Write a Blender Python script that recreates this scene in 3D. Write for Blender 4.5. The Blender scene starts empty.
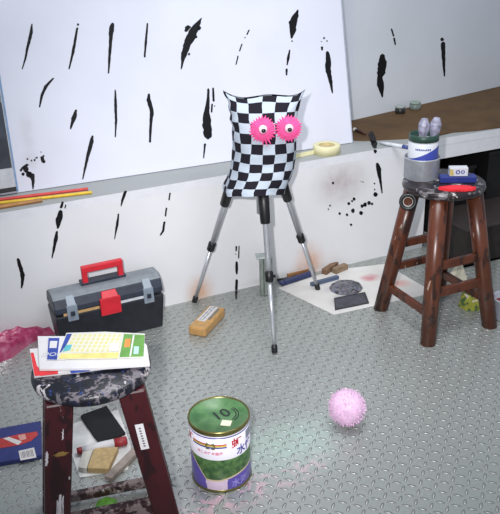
import bpy, bmesh, math, random
from mathutils import Vector, Matrix, noise
random.seed(7)
PI = math.pi
S = bpy.context.scene
COL = S.collection

# ------------------------------------------------------------------ camera
FPX, PITCH, ROLL, HC, YAW = 767.18, .418836, -.0334931, 1.6905, math.radians(23.84)
def _rot(v):
    c, s = math.cos(YAW), math.sin(YAW)
    return Vector((c*v.x + s*v.y, -s*v.x + c*v.y, v.z))
_F = Vector((0, math.cos(PITCH), -math.sin(PITCH)))
_U0 = Vector((0, math.sin(PITCH), math.cos(PITCH)))
_R0 = Vector((1, 0, 0))
CF = _rot(_F)
CR = _rot(math.cos(ROLL)*_R0 + math.sin(ROLL)*_U0)
CU = _rot(math.cos(ROLL)*_U0 - math.sin(ROLL)*_R0)
O = Vector((0, 0, HC))
def ray(x, y): return CF + CR*((x-250)/FPX) - CU*((y-257)/FPX)
def onplane(x, y, p, n):
    d = ray(x, y)
    return O + d*((p-O).dot(n)/d.dot(n))
def onz(x, y, z=0): return onplane(x, y, Vector((0, 0, z)), Vector((0, 0, 1)))
def ony(x, y, Y): return onplane(x, y, Vector((0, Y, 0)), Vector((0, 1, 0)))
cd = bpy.data.cameras.new('camera'); cam = bpy.data.objects.new('camera', cd); COL.objects.link(cam)
cam.matrix_world = Matrix.Translation(O) @ Matrix((CR, CU, -CF)).transposed().to_4x4()
cd.sensor_fit = 'HORIZONTAL'; cd.sensor_width = 36; cd.lens = 36*FPX/500
cd.clip_start = .05
S.camera = cam

# ------------------------------------------------------------------ materials
def srgb(c):
    def f(v):
        v /= 255
        return v/12.92 if v <= .04045 else ((v+.055)/1.055)**2.4
    return (f(c[0]), f(c[1]), f(c[2]), 1)
class N:
    def __init__(s, name):
        s.m = bpy.data.materials.new(name); s.m.use_nodes = True
        s.t = s.m.node_tree; s.b = s.t.nodes['Principled BSDF']
    def n(s, ty, **kw):
        x = s.t.nodes.new(ty)
        for k, v in kw.items(): setattr(x, k, v)
        return x
    def l(s, a, b): s.t.links.new(a, b)
    def math(s, op, a, b=None, c=None, clamp=False):
        x = s.n('ShaderNodeMath', operation=op); x.use_clamp = clamp
        for i, v in enumerate((a, b, c)):
            if v is None: continue
            if isinstance(v, (int, float)): x.inputs[i].default_value = v
            else: s.l(v, x.inputs[i])
        return x.outputs[0]
    def coord(s, kind='Object'): return s.n('ShaderNodeTexCoord').outputs[kind]
    def noise(s, scale, detail=3, rough=.55, co=None, dist=0):
        x = s.n('ShaderNodeTexNoise'); x.inputs['Scale'].default_value = scale
        x.inputs['Detail'].default_value = detail; x.inputs['Roughness'].default_value = rough
        x.inputs['Distortion'].default_value = dist
        s.l(co or s.coord(), x.inputs['Vector']); return x.outputs['Fac']
    def ramp(s, fac, stops):
        x = s.n('ShaderNodeValToRGB'); e = x.color_ramp.elements
        while len(e) < len(stops): e.new(.5)
        for i, (p, c) in enumerate(stops): e[i].position = p; e[i].color = c
        s.l(fac, x.inputs[0]); return x.outputs[0]
    def mix(s, fac, a, b):
        x = s.n('ShaderNodeMix', data_type='RGBA')
        for inp, v in ((x.inputs[0], fac), (x.inputs[6], a), (x.inputs[7], b)):
            if isinstance(v, (int, float)): inp.default_value = v
            elif isinstance(v, tuple): inp.default_value = v
            else: s.l(v, inp)
        return x.outputs[2]
    def sep(s, v):
        x = s.n('ShaderNodeSeparateXYZ'); s.l(v, x.inputs[0]); return x.outputs
    def bump(s, h, dist, strength=1):
        x = s.n('ShaderNodeBump'); x.inputs['Distance'].default_value = dist; x.inputs['Strength'].default_value = strength
        s.l(h, x.inputs['Height']); s.l(x.outputs[0], s.b.inputs['Normal'])
    def color(s, v):
        if isinstance(v, tuple): s.b.inputs['Base Color'].default_value = v
        else: s.l(v, s.b.inputs['Base Color'])
    def rough(s, r, metal=0, spec=.5):
        s.b.inputs['Roughness'].default_value = r; s.b.inputs['Metallic'].default_value = metal
        s.b.inputs['Specular IOR Level'].default_value = spec
    def spot(s, co, p, rad, soft):           # 1 inside an ellipsoid round p
        x = s.n('ShaderNodeVectorMath', operation='SUBTRACT'); s.l(co, x.inputs[0]); x.inputs[1].default_value = p
        y = s.n('ShaderNodeVectorMath', operation='DIVIDE'); s.l(x.outputs[0], y.inputs[0]); y.inputs[1].default_value = rad
        z = s.n('ShaderNodeVectorMath', operation='LENGTH'); s.l(y.outputs[0], z.inputs[0])
        r = s.n('ShaderNodeMapRange'); r.interpolation_type = 'SMOOTHSTEP'
        r.inputs['From Min'].default_value = 1; r.inputs['From Max'].default_value = 1-soft
        s.l(z.outputs['Value'], r.inputs['Value']); return r.outputs[0]
MATS = {}
def plain(name, c, rough=.5, metal=0, var=.12, scale=25, spec=.5, bump=0):
    if name in MATS: return MATS[name]
    m = N(name); a = srgb(c)
    lo = tuple(v*(1-var) for v in a[:3])+(1,); hi = tuple(min(1, v*(1+var)) for v in a[:3])+(1,)
    nz = m.noise(scale)
    m.color(m.ramp(nz, [(.35, lo), (.65, hi)])); m.rough(rough, metal, spec)
    if bump: m.bump(nz, bump)
    MATS[name] = m.m; return m.m
def splat(name, base, spots, rough=.4, spec=.5, bump=.0006, stretch=(1, 1, 1)):
    """base coat with layers of paint spots [(colour, noise scale, threshold)]"""
    m = N(name); c = srgb(base)
    mp = m.n('ShaderNodeMapping'); m.l(m.coord(), mp.inputs[0]); mp.inputs['Scale'].default_value = stretch
    co = mp.outputs[0]
    out = m.ramp(m.noise(18, co=co), [(.3, tuple(v*.75 for v in c[:3])+(1,)), (.7, tuple(min(1, v*1.2) for v in c[:3])+(1,))])
    hh = None
    for i, (cc, sc, th) in enumerate(spots):
        off = m.n('ShaderNodeMapping'); m.l(co, off.inputs[0]); off.inputs['Location'].default_value = (i*3.1, i*1.7, i*5.3)
        r = m.n('ShaderNodeMapRange'); r.inputs['From Min'].default_value = th; r.inputs['From Max'].default_value = th+.03
        m.l(m.noise(sc, 4, .6, off.outputs[0], .4), r.inputs['Value'])
        out = m.mix(r.outputs[0], out, srgb(cc)); hh = r.outputs[0]
    m.color(out); m.rough(rough, 0, spec)
    if hh is not None: m.bump(hh, bump)
    return m.m

def mat_floor():
    m = N('tread_floor'); co = m.coord()
    sc = m.n('ShaderNodeVectorMath', operation='SCALE'); sc.inputs['Scale'].default_value = 1/.034; m.l(co, sc.inputs[0])
    x, y, _ = m.sep(sc.outputs[0])
    par = m.math('FLOORED_MODULO', m.math('ADD', m.math('FLOOR', x), m.math('FLOOR', y)), 2)
    fx = m.math('SUBTRACT', m.math('FRACT', x), .5); fy = m.math('SUBTRACT', m.math('FRACT', y), .5)
    u = m.math('ADD', fx, fy); v = m.math('SUBTRACT', fx, fy)
    sgn = m.math('SUBTRACT', 1, m.math('MULTIPLY', par, 2))
    uu = m.math('ADD', m.math('MULTIPLY', u, par), m.math('MULTIPLY', v, m.math('SUBTRACT', 1, par)))
    vv = m.math('ADD', m.math('MULTIPLY', v, par), m.math('MULTIPLY', u, m.math('SUBTRACT', 1, par)))
    e = m.math('ADD', m.math('POWER', m.math('ABSOLUTE', m.math('DIVIDE', uu, .60)), 2), m.math('POWER', m.math('ABSOLUTE', m.math('DIVIDE', vv, .21)), 2))
    h = m.math('SQRT', m.math('SUBTRACT', 1, e, clamp=True))
    g1 = m.noise(2.2, 4); g2 = m.noise(60, 2)
    base = m.mix(m.math('MULTIPLY', m.math('ADD', g1, g2), .5), srgb((146, 150, 146)), srgb((180, 184, 179)))
    base = m.mix(m.math('MULTIPLY', h, .5), base, srgb((206, 205, 203)))  # raised bars tinted lighter: slight wear, with their silvery shine put into the colour
    # dried spills: pale green smear by the paint tin, thin pink trails
    p = onz(290, 445); q = onz(225, 497)
    sm = m.math('MULTIPLY', m.spot(co, (p.x, p.y, 0), (.34, .22, 1), .9), m.math('MULTIPLY', m.noise(26, 5, .7), 1.5, clamp=True))
    base = m.mix(m.math('MULTIPLY', sm, .75), base, srgb((190, 214, 200)))
    r = m.n('ShaderNodeMapRange'); r.inputs['From Min'].default_value = .5; r.inputs['From Max'].default_value = .56
    m.l(m.noise(17, 5, .7, dist=1.2), r.inputs['Value'])
    s2 = m.math('MULTIPLY', m.spot(co, (q.x, q.y, 0), (.3, .1, 1), .8), r.outputs[0])
    base = m.mix(m.math('MULTIPLY', s2, .8), base, srgb((226, 188, 200)))
    q2 = onz(300, 470)
    s3 = m.math('MULTIPLY', m.spot(co, (q2.x, q2.y, 0), (.16, .1, 1), .8), r.outputs[0])
    base = m.mix(m.math('MULTIPLY', s3, .5), base, srgb((226, 192, 204)))
    m.color(base); m.rough(.34, .4, .5)
    m.bump(h, .009, 1); return m.m

def mat_wall(name, c, stains):
    m = N(name); co = m.coord(); a = srgb(c)
    out = m.ramp(m.noise(3), [(.3, tuple(v*.96 for v in a[:3])+(1,)), (.7, tuple(min(1, v*1.03) for v in a[:3])+(1,))])
    for p, rad, sc, k in stains:
        f = m.math('MULTIPLY', m.spot(co, p, rad, .95), m.math('MULTIPLY', m.noise(14, 4, .6), k, clamp=True))
        out = m.mix(f, out, srgb(sc))
    m.color(out); m.rough(.6, 0, .3); return m.m

# ------------------------------------------------------------------ mesh builder
def frame(d):
    d = Vector(d).normalized()
    a = Vector((0, 0, 1)) if abs(d.z) < .9 else Vector((1, 0, 0))
    u = d.cross(a).normalized(); return u, u.cross(d).normalized()
class MB:
    def __init__(s): s.v = []; s.f = []; s.mi = []; s.sm = []; s.uv = None
    def add(s, vs, fs, mi=0, smooth=False):
        o = len(s.v); s.v += [Vector(v) for v in vs]
        for f in fs: s.f.append([o+i for i in f]); s.mi.append(mi); s.sm.append(smooth)
        return s
    def box(s, c, d, M=None, mi=0, taper=1):
        x, y, z = [k/2 for k in d]
        vs = [Vector((sx*x*(taper if sz > 0 else 1), sy*y*(taper if sz > 0 else 1), sz*z)) for sz in (-1, 1) for sx, sy in ((-1, -1), (1, -1), (1, 1), (-1, 1))]
        if M is not None: vs = [M @ v for v in vs]
        c = Vector(c)
        return s.add([v+c for v in vs], [(3, 2, 1, 0), (4, 5, 6, 7), (0, 1, 5, 4), (1, 2, 6, 5), (2, 3, 7, 6), (3, 0, 4, 7)], mi)
    def prism(s, poly, n, t, mi=0, smooth=False):
        """flat outline (3-D points) given thickness t along n"""
        n = Vector(n).normalized(); k = len(poly); poly = [Vector(p) for p in poly]
        nn = Vector((0, 0, 0))
        for i in range(k): nn += poly[i].cross(poly[(i+1) % k])
        if nn.dot(n) < 0: poly = poly[::-1]
        vs = poly + [p+n*t for p in poly]
        fs = [list(range(k))[::-1], list(range(k, 2*k))] + [(i, (i+1) % k, k+(i+1) % k, k+i) for i in range(k)]
        return s.add(vs, fs, mi, smooth)
    def tube(s, pts, r, seg=12, cap=True, mi=0, smooth=True, sq=None):
        pts = [Vector(p) for p in pts]; n = len(pts)
        rs = r if isinstance(r, (list, tuple)) else [r]*n
        vs = []; u = None
        for i in range(n):
            d = (pts[min(i+1, n-1)]-pts[max(i-1, 0)]).normalized()
            if u is None: u, w = frame(d)
            else:
                u = (u-d*u.dot(d)).normalized(); w = u.cross(d).normalized()
            for k in range(seg):
                a = 2*PI*k/seg
                vs.append(pts[i]+(u*math.cos(a)+w*math.sin(a))*rs[i])
        fs = []
        for i in range(n-1):
            for k in range(seg):
                k2 = (k+1) % seg
                fs.append((i*seg+k, (i+1)*seg+k, (i+1)*seg+k2, i*seg+k2))
        s.add(vs, fs, mi, smooth)
        if cap:
            o = len(s.v)-len(vs)
            s.f.append([o+k for k in range(seg)]); s.mi.append(mi); s.sm.append(False)
            s.f.append([o+(n-1)*seg+k for k in range(seg)][::-1]); s.mi.append(mi); s.sm.append(False)
        return s
    def lathe(s, prof, c, seg=40, axis=(0, 0, 1), mi=0, smooth=True, closed=False, cap=True):
        c = Vector(c); ax = Vector(axis).normalized(); u, w = frame(ax)
        if axis == (0, 0, 1): u, w = Vector((1, 0, 0)), Vector((0, 1, 0))
        n = len(prof); vs = []
        for r, z in prof:
            for k in range(seg):
                a = 2*PI*k/seg; vs.append(c+ax*z+(u*math.cos(a)+w*math.sin(a))*r)
        fs = []
        for i in range(n if closed else n-1):
            j = (i+1) % n
            for k in range(seg):
                k2 = (k+1) % seg; fs.append((i*seg+k, i*seg+k2, j*seg+k2, j*seg+k))
        s.add(vs, fs, mi, smooth)
        if not closed and cap:
            o = len(s.v)-len(vs)
            for i, rev in ((0, True), (n-1, False)):
                if prof[i][0] > 1e-5:
                    f = [o+i*seg+k for k in range(seg)]
                    s.f.append(f[::-1] if rev else f); s.mi.append(mi); s.sm.append(False)
        return s
    def build(s, name, mats, parent=None, bevel=0, sub=0, label=None, sharp=40):
        me = bpy.data.meshes.new(name)
        off = Vector((0, 0, 0)); p = parent
        while p: off += p.location; p = p.parent
        s.off = off
        me.from_pydata([v-off for v in s.v], [], s.f)
        mats = mats if isinstance(mats, (list, tuple)) else [mats]
        for m in mats: me.materials.append(m)
        for i, p in enumerate(me.polygons): p.material_index = s.mi[i]; p.use_smooth = s.sm[i]
        if s.uv:
            uvl = me.uv_layers.new(name='UVMap')
            for lp in me.loops: uvl.data[lp.index].uv = s.uv[lp.vertex_index]
        bm = bmesh.new(); bm.from_mesh(me)
        bmesh.ops.remove_doubles(bm, verts=bm.verts, dist=1e-6)
        if not s.uv: bmesh.ops.recalc_face_normals(bm, faces=bm.faces)
        bm.to_mesh(me); bm.free()
        o = bpy.data.objects.new(name, me); COL.objects.link(o)
        if parent: o.parent = parent
        if bevel:
            b = o.modifiers.new('bevel', 'BEVEL'); b.width = bevel; b.segments = 2; b.limit_method = 'ANGLE'; b.angle_limit = math.radians(sharp)
        if sub:
            b = o.modifiers.new('sub', 'SUBSURF'); b.levels = sub; b.render_levels = sub
        if label: o['label'] = label
        return o
def tag(o, label, cat, group=None):
    o['label'] = label; o['category'] = cat
    if group: o['group'] = group
    return o
def thing(name, loc, label, cat, group=None):
    o = bpy.data.objects.new(name, None); COL.objects.link(o); o.location = loc; o.empty_display_size = .05
    return tag(o, label, cat, group)
def struct(o): o['kind'] = 'structure'; return o
def rz(a): return Matrix.Rotation(a, 3, 'Z')
def text_mesh(txt, size, thick=.0, bold=0):
    c = bpy.data.curves.new('t', 'FONT'); c.body = txt; c.size = size; c.align_x = 'CENTER'; c.align_y = 'CENTER'; c.extrude = thick; c.resolution_u = 3; c.offset = bold
    o = bpy.data.objects.new('t', c); COL.objects.link(o)
    bpy.context.view_layer.update()
    me = bpy.data.meshes.new_from_object(o.evaluated_get(bpy.context.evaluated_depsgraph_get()))
    bpy.data.objects.remove(o); bpy.data.curves.remove(c)
    vs = [v.co.copy() for v in me.vertices]; fs = [list(p.vertices) for p in me.polygons]
    bpy.data.meshes.remove(me); return vs, fs

# ------------------------------------------------------------------ setting
WY = 3.14                      # front of the low wall
LZ = .6                        # top of the worktop
X0, XE = -1.3, 2.42            # low wall runs from X0 to XE; a dark recess follows
fl = MB(); fl.box((1.4, 1.9, -.05), (6.4, 5.2, .1)); struct(fl.build('floor', mat_floor()))
sL = onz(195, 297); sR = onz(309, 277)
mwall = mat_wall('low_wall_paint', (224, 224, 226), [
    ((sL.x+.02, WY, .03), (.10, .2, .13), (206, 142, 78), 1.15), ((sR.x+.02, WY, .05), (.12, .2, .17), (200, 134, 78), 1.1),
    ((1.90, WY, .46), (.22, .2, .17), (186, 178, 178), 1.5), ((sL.x+.45, WY, .02), (.3, .2, .03), (170, 168, 160), .7)])
lw = MB(); lw.box(((X0+XE)/2, WY+.06, .28), (XE-X0, .12, .56)); low = struct(lw.build('wall_lower', mwall))
mtop = mat_wall('worktop_grey', (162, 165, 164), [])
mfront = plain('worktop_front', (222, 222, 226), .6, var=.03)
# back wall: straight behind the leaning board, then angled away to the right
B0, B1 = Vector((2.30, 3.70, 0)), Vector((4.4, 4.136, 0))
wt = MB()
top = [(X0, WY), (4.4, WY), (4.4, 4.136), (2.30, 3.70), (X0, 3.70)]
wt.prism([(x, y, .56) for x, y in top], (0, 0, 1), .04, 0)
wt.mi = [0, 0, 1, 0, 0, 0, 0]
worktop = wt.build('worktop', [mtop, mfront])
tag(worktop, 'long pale grey worktop ledge running on top of the low white wall', 'worktop')
wb = MB()
wb.prism([(X0, 3.70, 0), (2.30, 3.70, 0), (2.30, 3.9, 0), (X0, 3.9, 0)], (0, 0, 1), 3)
wallb = struct(wb.build('wall_back', mat_wall('back_wall_paint', (206, 210, 220), [])))
wr = MB(); wr.prism([B0, B1, B1+Vector((-.04, .12, 0)), B0+Vector((-.04, .12, 0))], (0, 0, 1), 3)
wallr = struct(wr.build('wall_right', mat_wall('right_wall_paint', (216, 220, 226), [])))
dark = plain('recess_shade_black', (14, 12, 15), .8, var=.3)  # near-black colour carries the shade under the worktop
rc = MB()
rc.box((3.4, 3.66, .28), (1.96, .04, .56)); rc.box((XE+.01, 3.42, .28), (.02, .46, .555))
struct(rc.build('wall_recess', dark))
fr = MB(); fr.box((3.42, WY+.02, .524), (1.94, .04, .07)); fr.build('apron', mfront, worktop)

# ------------------------------------------------------------------ leaning white board
LEAN = .2                       # dy per dz
BY = 3.30
BT = .036                       # the board's foot stands a little farther back at the left
BN = Vector((-BT, -1, LEAN)).normalized()      # toward the viewer
BP = Vector((2.05, BY, LZ))
def onboard(x, y, lift=0): return onplane(x, y, BP+BN*lift, BN)
def bpt(x, z): return Vector((x, BY+BT*(2.05-x)+LEAN*(z-LZ), z))
mboard = mat_wall('board_white', (218, 219, 231), [
    ((onboard(27, 130)), (.05, .3, .13), (176, 172, 172), .6), ((onboard(30, 160)), (.06, .3, .06), (170, 166, 168), .6)])
bd = MB(); bd.prism([bpt(-.6, LZ+.0026), bpt(2.058, LZ+.0026), bpt(2.058, 2.0), bpt(-.6, 2.0)], -BN, .012)
board = tag(bd.build('white_board', mboard, bevel=.002), 'large white board with black paint streaks leaning on the ledge behind the owl', 'board')
eb = MB(); eb.prism([bpt(2.0585, LZ+.005), bpt(2.0615, LZ+.005), bpt(2.0615, 2.0), bpt(2.0585, 2.0)], -BN, .012); eb.build('edge_strip', plain('board_edge', (176, 182, 196), .5), board)

ink = plain('black_paint', (14, 13, 17), .55, var=.2, spec=.25)
def streak(plane, n, segs, parent, jag=.15):
    """one dried paint streak: segs = list of runs, each a run of (x, y, half width)"""
    for run in segs:
        m = MB()
        if len(run) == 1:
            x, y, w = run[0]
            poly = [plane(x+w*math.cos(a)*(1+random.uniform(-jag, jag)), y+w*1.1*math.sin(a)*(1+random.uniform(-jag, jag))) for a in [2*PI*k/9 for k in range(9)]]
            m.prism(poly, n, .0012); m.build('paint_streak', ink, parent); continue
        pts = []
        for i in range(len(run)-1):
            (x0, y0, w0), (x1, y1, w1) = run[i], run[i+1]
            k = max(2, int(abs(y1-y0)/3)+1)
            for j in range(k):
                t = j/k; pts.append((x0+(x1-x0)*t, y0+(y1-y0)*t, w0+(w1-w0)*t))
        pts.append(run[-1])
        L, R = [], []
        for x, y, w in pts:
            L.append(plane(x-w*(1+random.uniform(-jag, jag)), y)); R.append(plane(x+w*(1+random.uniform(-jag, jag)), y))
        a = plane(pts[0][0], pts[0][1]-pts[0][2]*.7); b = plane(pts[-1][0], pts[-1][1]+pts[-1][2]*.7)
        for i in range(len(L)-1):
            m.prism([L[i], R[i], R[i+1], L[i+1]], n, .0012)
        ol = [a]+R+[b]+L[::-1]; k = len(ol)
        up = Vector(n).normalized()*.0012
        h = len(R); top = [p+up for p in ol]
        fs = []
        rid = list(range(1, h+1)); lid_ = [k-1-i for i in range(h)]
        for o_ in (0, k):
            fs += [(o_+lid_[i], o_+rid[i], o_+rid[i+1], o_+lid_[i+1]) for i in range(h-1)]
            fs += [(o_, o_+rid[0], o_+lid_[0]), (o_+h+1, o_+lid_[-1], o_+rid[-1])]
        fs += [(i, (i+1) % k, k+(i+1) % k, k+i) for i in range(k)]
        m.add(ol+top, fs); m.build('paint_streak', ink, parent)
for sg in [
    [[(32, 24, .6), (31, 33, 1.9), (27.5, 48, 1.3), (25, 60, 1), (22.2, 69, .5)]],
    [[(78, 24.5, 1.1)], [(77.3, 28, 1), (73, 52, 1.5), (69, 69, .7)]],
    [[(112.5, 23.5, 1.4), (111.5, 28, 2.6), (110.5, 42, 1.7), (108.5, 73, .8)]],
    [[(147.4, 23.5, .9), (146, 40, 1.2), (144.6, 57, .9)]],
    [[(201.5, 18, .5), (198, 23, 2.5), (194, 29, 4.5), (190.5, 38, 4.6), (187, 45, 4.2), (184.5, 53, 3), (182.6, 61, 1.6), (181.3, 69, .5)], [(188, 27, 3), (186, 31, 1.6)], [(199, 28, 2)], [(196, 37, 1.3)], [(189, 54, 1.2)]],
    [[(53, 78.5, 1.2), (46, 86, 1.9), (42, 95, 1.4), (39.5, 107, .7)]],
    [[(76, 110, 1), (74, 118, 2.6), (71.5, 125, 1.4), (70.6, 129, .6)]],
    [[(115.2, 90, .6), (115.6, 105, 1.5), (116, 120, 1.2), (115.3, 137, .6)]],
    [[(148.8, 94, 1), (148.6, 100, 2.2), (151.8, 112, 2), (150.7, 125, 1.5), (150, 142, 1.1)]],
    [[(92.5, 136, 1.1), (91.4, 142, 2.1), (87.2, 158, 1.7), (82.7, 179, .6)]],
    [[(208.3, 89, 1), (208, 100, 1.6), (206.5, 113, 3.2), (207, 125, 4.4), (207.8, 137, 3.8)], [(213, 88, .8), (213.6, 101, 1.2)], [(212, 104, .8), (211.6, 112, .9)], [(214.5, 106, .6)], [(205, 144, 1.1), (203.6, 158, .6)]],
    [[(249, 30, .7), (247, 34.5, .7)], [(245, 37.5, .6)], [(242, 44, .6), (239.5, 51, .6)], [(238, 56, .7), (236, 64.5, .6)]],
    [[(297.6, 10, .7), (295.5, 16, 3), (293, 22, 4), (292.6, 30, 3.4), (291.6, 38, 1)], [(292, 41, .7)], [(289.6, 50, .6), (288.3, 58, 1.4), (287, 65, .6)], [(286.6, 69, 1), (286.5, 75, .9)]],
    [[(324, 38, 1)], [(322, 47, 1.2), (322, 50, .9)], [(327, 41, .7)], [(321.4, 41.5, .5)], [(327.3, 52, 1.6), (328.4, 59, 2.7), (328, 69, 2.8), (331, 84, 1.6), (332.4, 93, .6)]],
    [[(27, 165, 2.2), (23, 168, 2.4)], [(21, 170, 1.4)], [(23, 174, 1.6)], [(25.5, 167.5, 3), (26, 171, 2.2)], [(29, 174.5, 3)], [(34.5, 160, 1)], [(37, 157.5, .8)], [(43.5, 156, 1)], [(27, 172, 2.4), (31.5, 174, 3.2), (33, 180, 1.8), (33, 189, .6)], [(42, 157, 1.6), (43.6, 162, 2)], [(27.5, 159, .9)], [(31.5, 160.5, .9)], [(36, 158, .7)], [(41, 152, .6)]],
]: streak(lambda x, y: onboard(x, y), BN, sg, board)
RN = Vector((B1.y-B0.y, -(B1.x-B0.x), 0)).normalized()
for sg in [
    [[(391.4, 29, .8), (393.5, 36, .8)], [(394, 38, .9), (395.3, 44.5, .7)]],
    [[(382.5, 55, 2), (382.4, 64, 4.5), (381, 73, 4), (380, 77, 2.6), (380.5, 85, 3.6), (382.2, 97, .7)]],
    [[(442, 39.5, 1.8)], [(443.2, 43, 2.2), (443, 49, 1.9), (443.7, 61, 1.6), (444.4, 76, .7)]],
]: streak(lambda x, y: onplane(x, y, B0, RN), RN, sg, wallr)
WN = Vector((0, -1, 0))
for sg in [
    [[(62.6, 202, 1.2), (61, 207.5, 1.3)], [(65.6, 205, .7), (65, 208, .6)], [(60.6, 211, 1.8), (59, 219, 3.4), (57.8, 228, 1.1)], [(57, 231.5, 1.1), (55.6, 240, 2), (52, 258, .6)]],
    [[(18, 259, 1.6), (20, 266, 2), (22.6, 275, 2.2), (22.2, 284, 1.3), (21.4, 288, .6)]],
    [[(125.4, 191.5, 1.6), (123, 198, 1.5), (121, 206, .5)], [(118.5, 214, .8), (117, 225, 1.3), (114.5, 239, .4)]],
    [[(170, 193, .7), (169, 200, .7)], [(166.4, 208, .8), (165.5, 216, .8)], [(164.4, 222, 1), (163, 231, 1.1), (160.4, 235, .8)]],
    [[(236.3, 246.5, .8), (236.1, 251, .7)], [(239, 246, .5), (238.6, 258, .7)], [(235.6, 254, .5)], [(236.6, 262, 1), (236.7, 269, 1.6), (236.7, 274, .7)], [(236.6, 280, 1.4), (236.3, 290, 1.1)]],
    [[(377.2, 163.5, 1.5), (378.6, 169, 2.5), (380.5, 182, 1.2), (382, 193, .6)]],
    [[(333, 183, 1.2)], [(374.4, 183.5, .8)], [(375.5, 194.4, 2.2)], [(374.6, 189.5, .7)], [(354, 199, 1.5)], [(352, 201, 1)], [(348.7, 203.5, 1.4)], [(362, 206, 1.6)], [(365, 204.6, 2)], [(369, 202.8, 1.8)], [(372, 204, 1.2)], [(352.8, 210.7, 2)], [(361, 212.8, 1.9)], [(339.6, 213.5, 1.2)], [(347, 214.7, 1.2)], [(330, 205.6, .9)], [(351, 224.8, 1.2)], [(328.3, 209.2, .7)], [(363, 182, .6)], [(361, 181.6, .5)]],
]: streak(lambda x, y: ony(x, y, WY), WN, sg, low)
streak(lambda x, y: onz(x, y, LZ), (0, 0, 1), [[(373.2, 141, 3.2), (374.3, 144, 3), (374.8, 147.5, 2)]], worktop)
streak(lambda x, y: ony(x, y, WY), WN, [[(375, 150.6, 1.8), (375.3, 153, .8)]], low)
fm = bpy.data.objects['floor']
streak(lambda x, y: onz(x, y, 0), (0, 0, 1), [[(236.2, 291.5, 1.2), (236, 299, .6)]], fm)

# ------------------------------------------------------------------ picture at the left end of the ledge
def pp(x, y): return onboard(x, y, .004)
pe0, pe1 = onboard(0, 76, .004), onboard(18.3, 191, .004)
ex = (pe0-pe1)
def pic_quad(t0, t1, x0, x1off):
    a = pe1+ex*t0; b = pe1+ex*t1
    return [Vector((x0, a.y, a.z)), a+Vector((x1off, 0, 0)), b+Vector((x1off, 0, 0)), Vector((x0, b.y, b.z))]
pic = thing('picture', (.1, BY-.02, LZ), 'dark grey picture with a blue edge standing on the left end of the ledge', 'picture')
PX = -.35
m = MB(); m.prism(pic_quad(.0, 2.2, PX, 0), BN, .012); m.build('backing', plain('picture_card', (188, 190, 196), .5), pic)
m = MB(); m.prism([v+BN*.0125 for v in pic_quad(.215, .78, PX, -.012)], BN, .0008); m.build('dark_print', plain('picture_dark', (44, 50, 62), .5, var=.5, scale=9), pic)
m = MB(); m.prism([v+BN*.0125 for v in pic_quad(.782, 2.18, PX, -.012)], BN, .0008); m.build('pale_print', plain('picture_pale', (120, 128, 138), .5, var=.3, scale=9), pic)
m = MB(); m.prism([v+BN*.0125 for v in pic_quad(.005, .045, PX, -.004)], BN, .0008); m.build('lower_strip', plain('picture_black', (30, 28, 30), .5), pic)
m = MB(); q = pic_quad(.0, 2.2, PX, 0); w = Vector((.007, 0, 0)); m.prism([q[1]-w+BN*.0135, q[1]+BN*.0135, q[2]+BN*.0135, q[2]-w+BN*.0135], BN, .001); m.build('blue_edge', plain('picture_blue', (120, 150, 188), .4), pic)

# ------------------------------------------------------------------ things on the ledge
def stick(name, a, b, r, z, mat, label, cat, tip=None, group=None):
    p, q = onz(*a, z), onz(*b, z); d = (p-q).normalized()
    p = p+d*.25 if a[0] < 2 else p
    mid = (p+q)/2
    t = thing(name, (mid.x, mid.y, LZ), label, cat, group)
    m = MB(); m.tube([p, q-d*-.0 if not tip else q+d*.02], r, 6, smooth=False); m.build('shaft', mat, t)
    if tip: m = MB(); m.tube([q+d*.02, q], [r, r*.25], 6, smooth=False); m.build('tip', tip, t)
    return t
stick('pencil', (0, 199.5), (88, 188.8), .007, LZ+.0075, plain('stick_red', (206, 64, 60), .4), 'long red stick lying at the back of the ledge by the picture', 'stick', group='sticks on the ledge')
stick('pencil', (0, 202.8), (92, 192.2), .007, LZ+.0075, plain('stick_yellow', (226, 186, 44), .4), 'long yellow stick lying between the red and the brown stick', 'stick', group='sticks on the ledge')
stick('wooden_stick', (0, 207), (42, 200), .009, LZ+.009, plain('stick_brown', (168, 116, 62), .5), 'short brown wooden stick at the front edge of the ledge', 'stick', group='sticks on the ledge')

tc = Vector((1.855, 3.213, LZ)); cream = plain('masking_tape', (226, 220, 176), .6, var=.05)
t = thing('masking_tape_roll', tc, 'cream roll of masking tape lying on the ledge right of the owl', 'tape')
m = MB(); m.lathe([(.068, 0), (.068, .040), (.065, .044), (.042, .044), (.040, .041), (.040, .002), (.042, 0)], tc, 40, closed=True); m.build('roll', cream, t)
m = MB(); m.lathe([(.0398, .001), (.0398, .043), (.036, .043), (.036, .001)], tc, 40, closed=True); m.build('core', plain('tape_core', (196, 176, 128), .7), t)
m = MB()
for i in range(6):
    x0, x1 = -.055-.03*i, -.085-.03*i
    m.box(tc+Vector(((x0+x1)/2, .01-.004*i, .012)), (.031, .003, .02), rz(.13), 0)
m.build('loose_end', cream, t)

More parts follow.
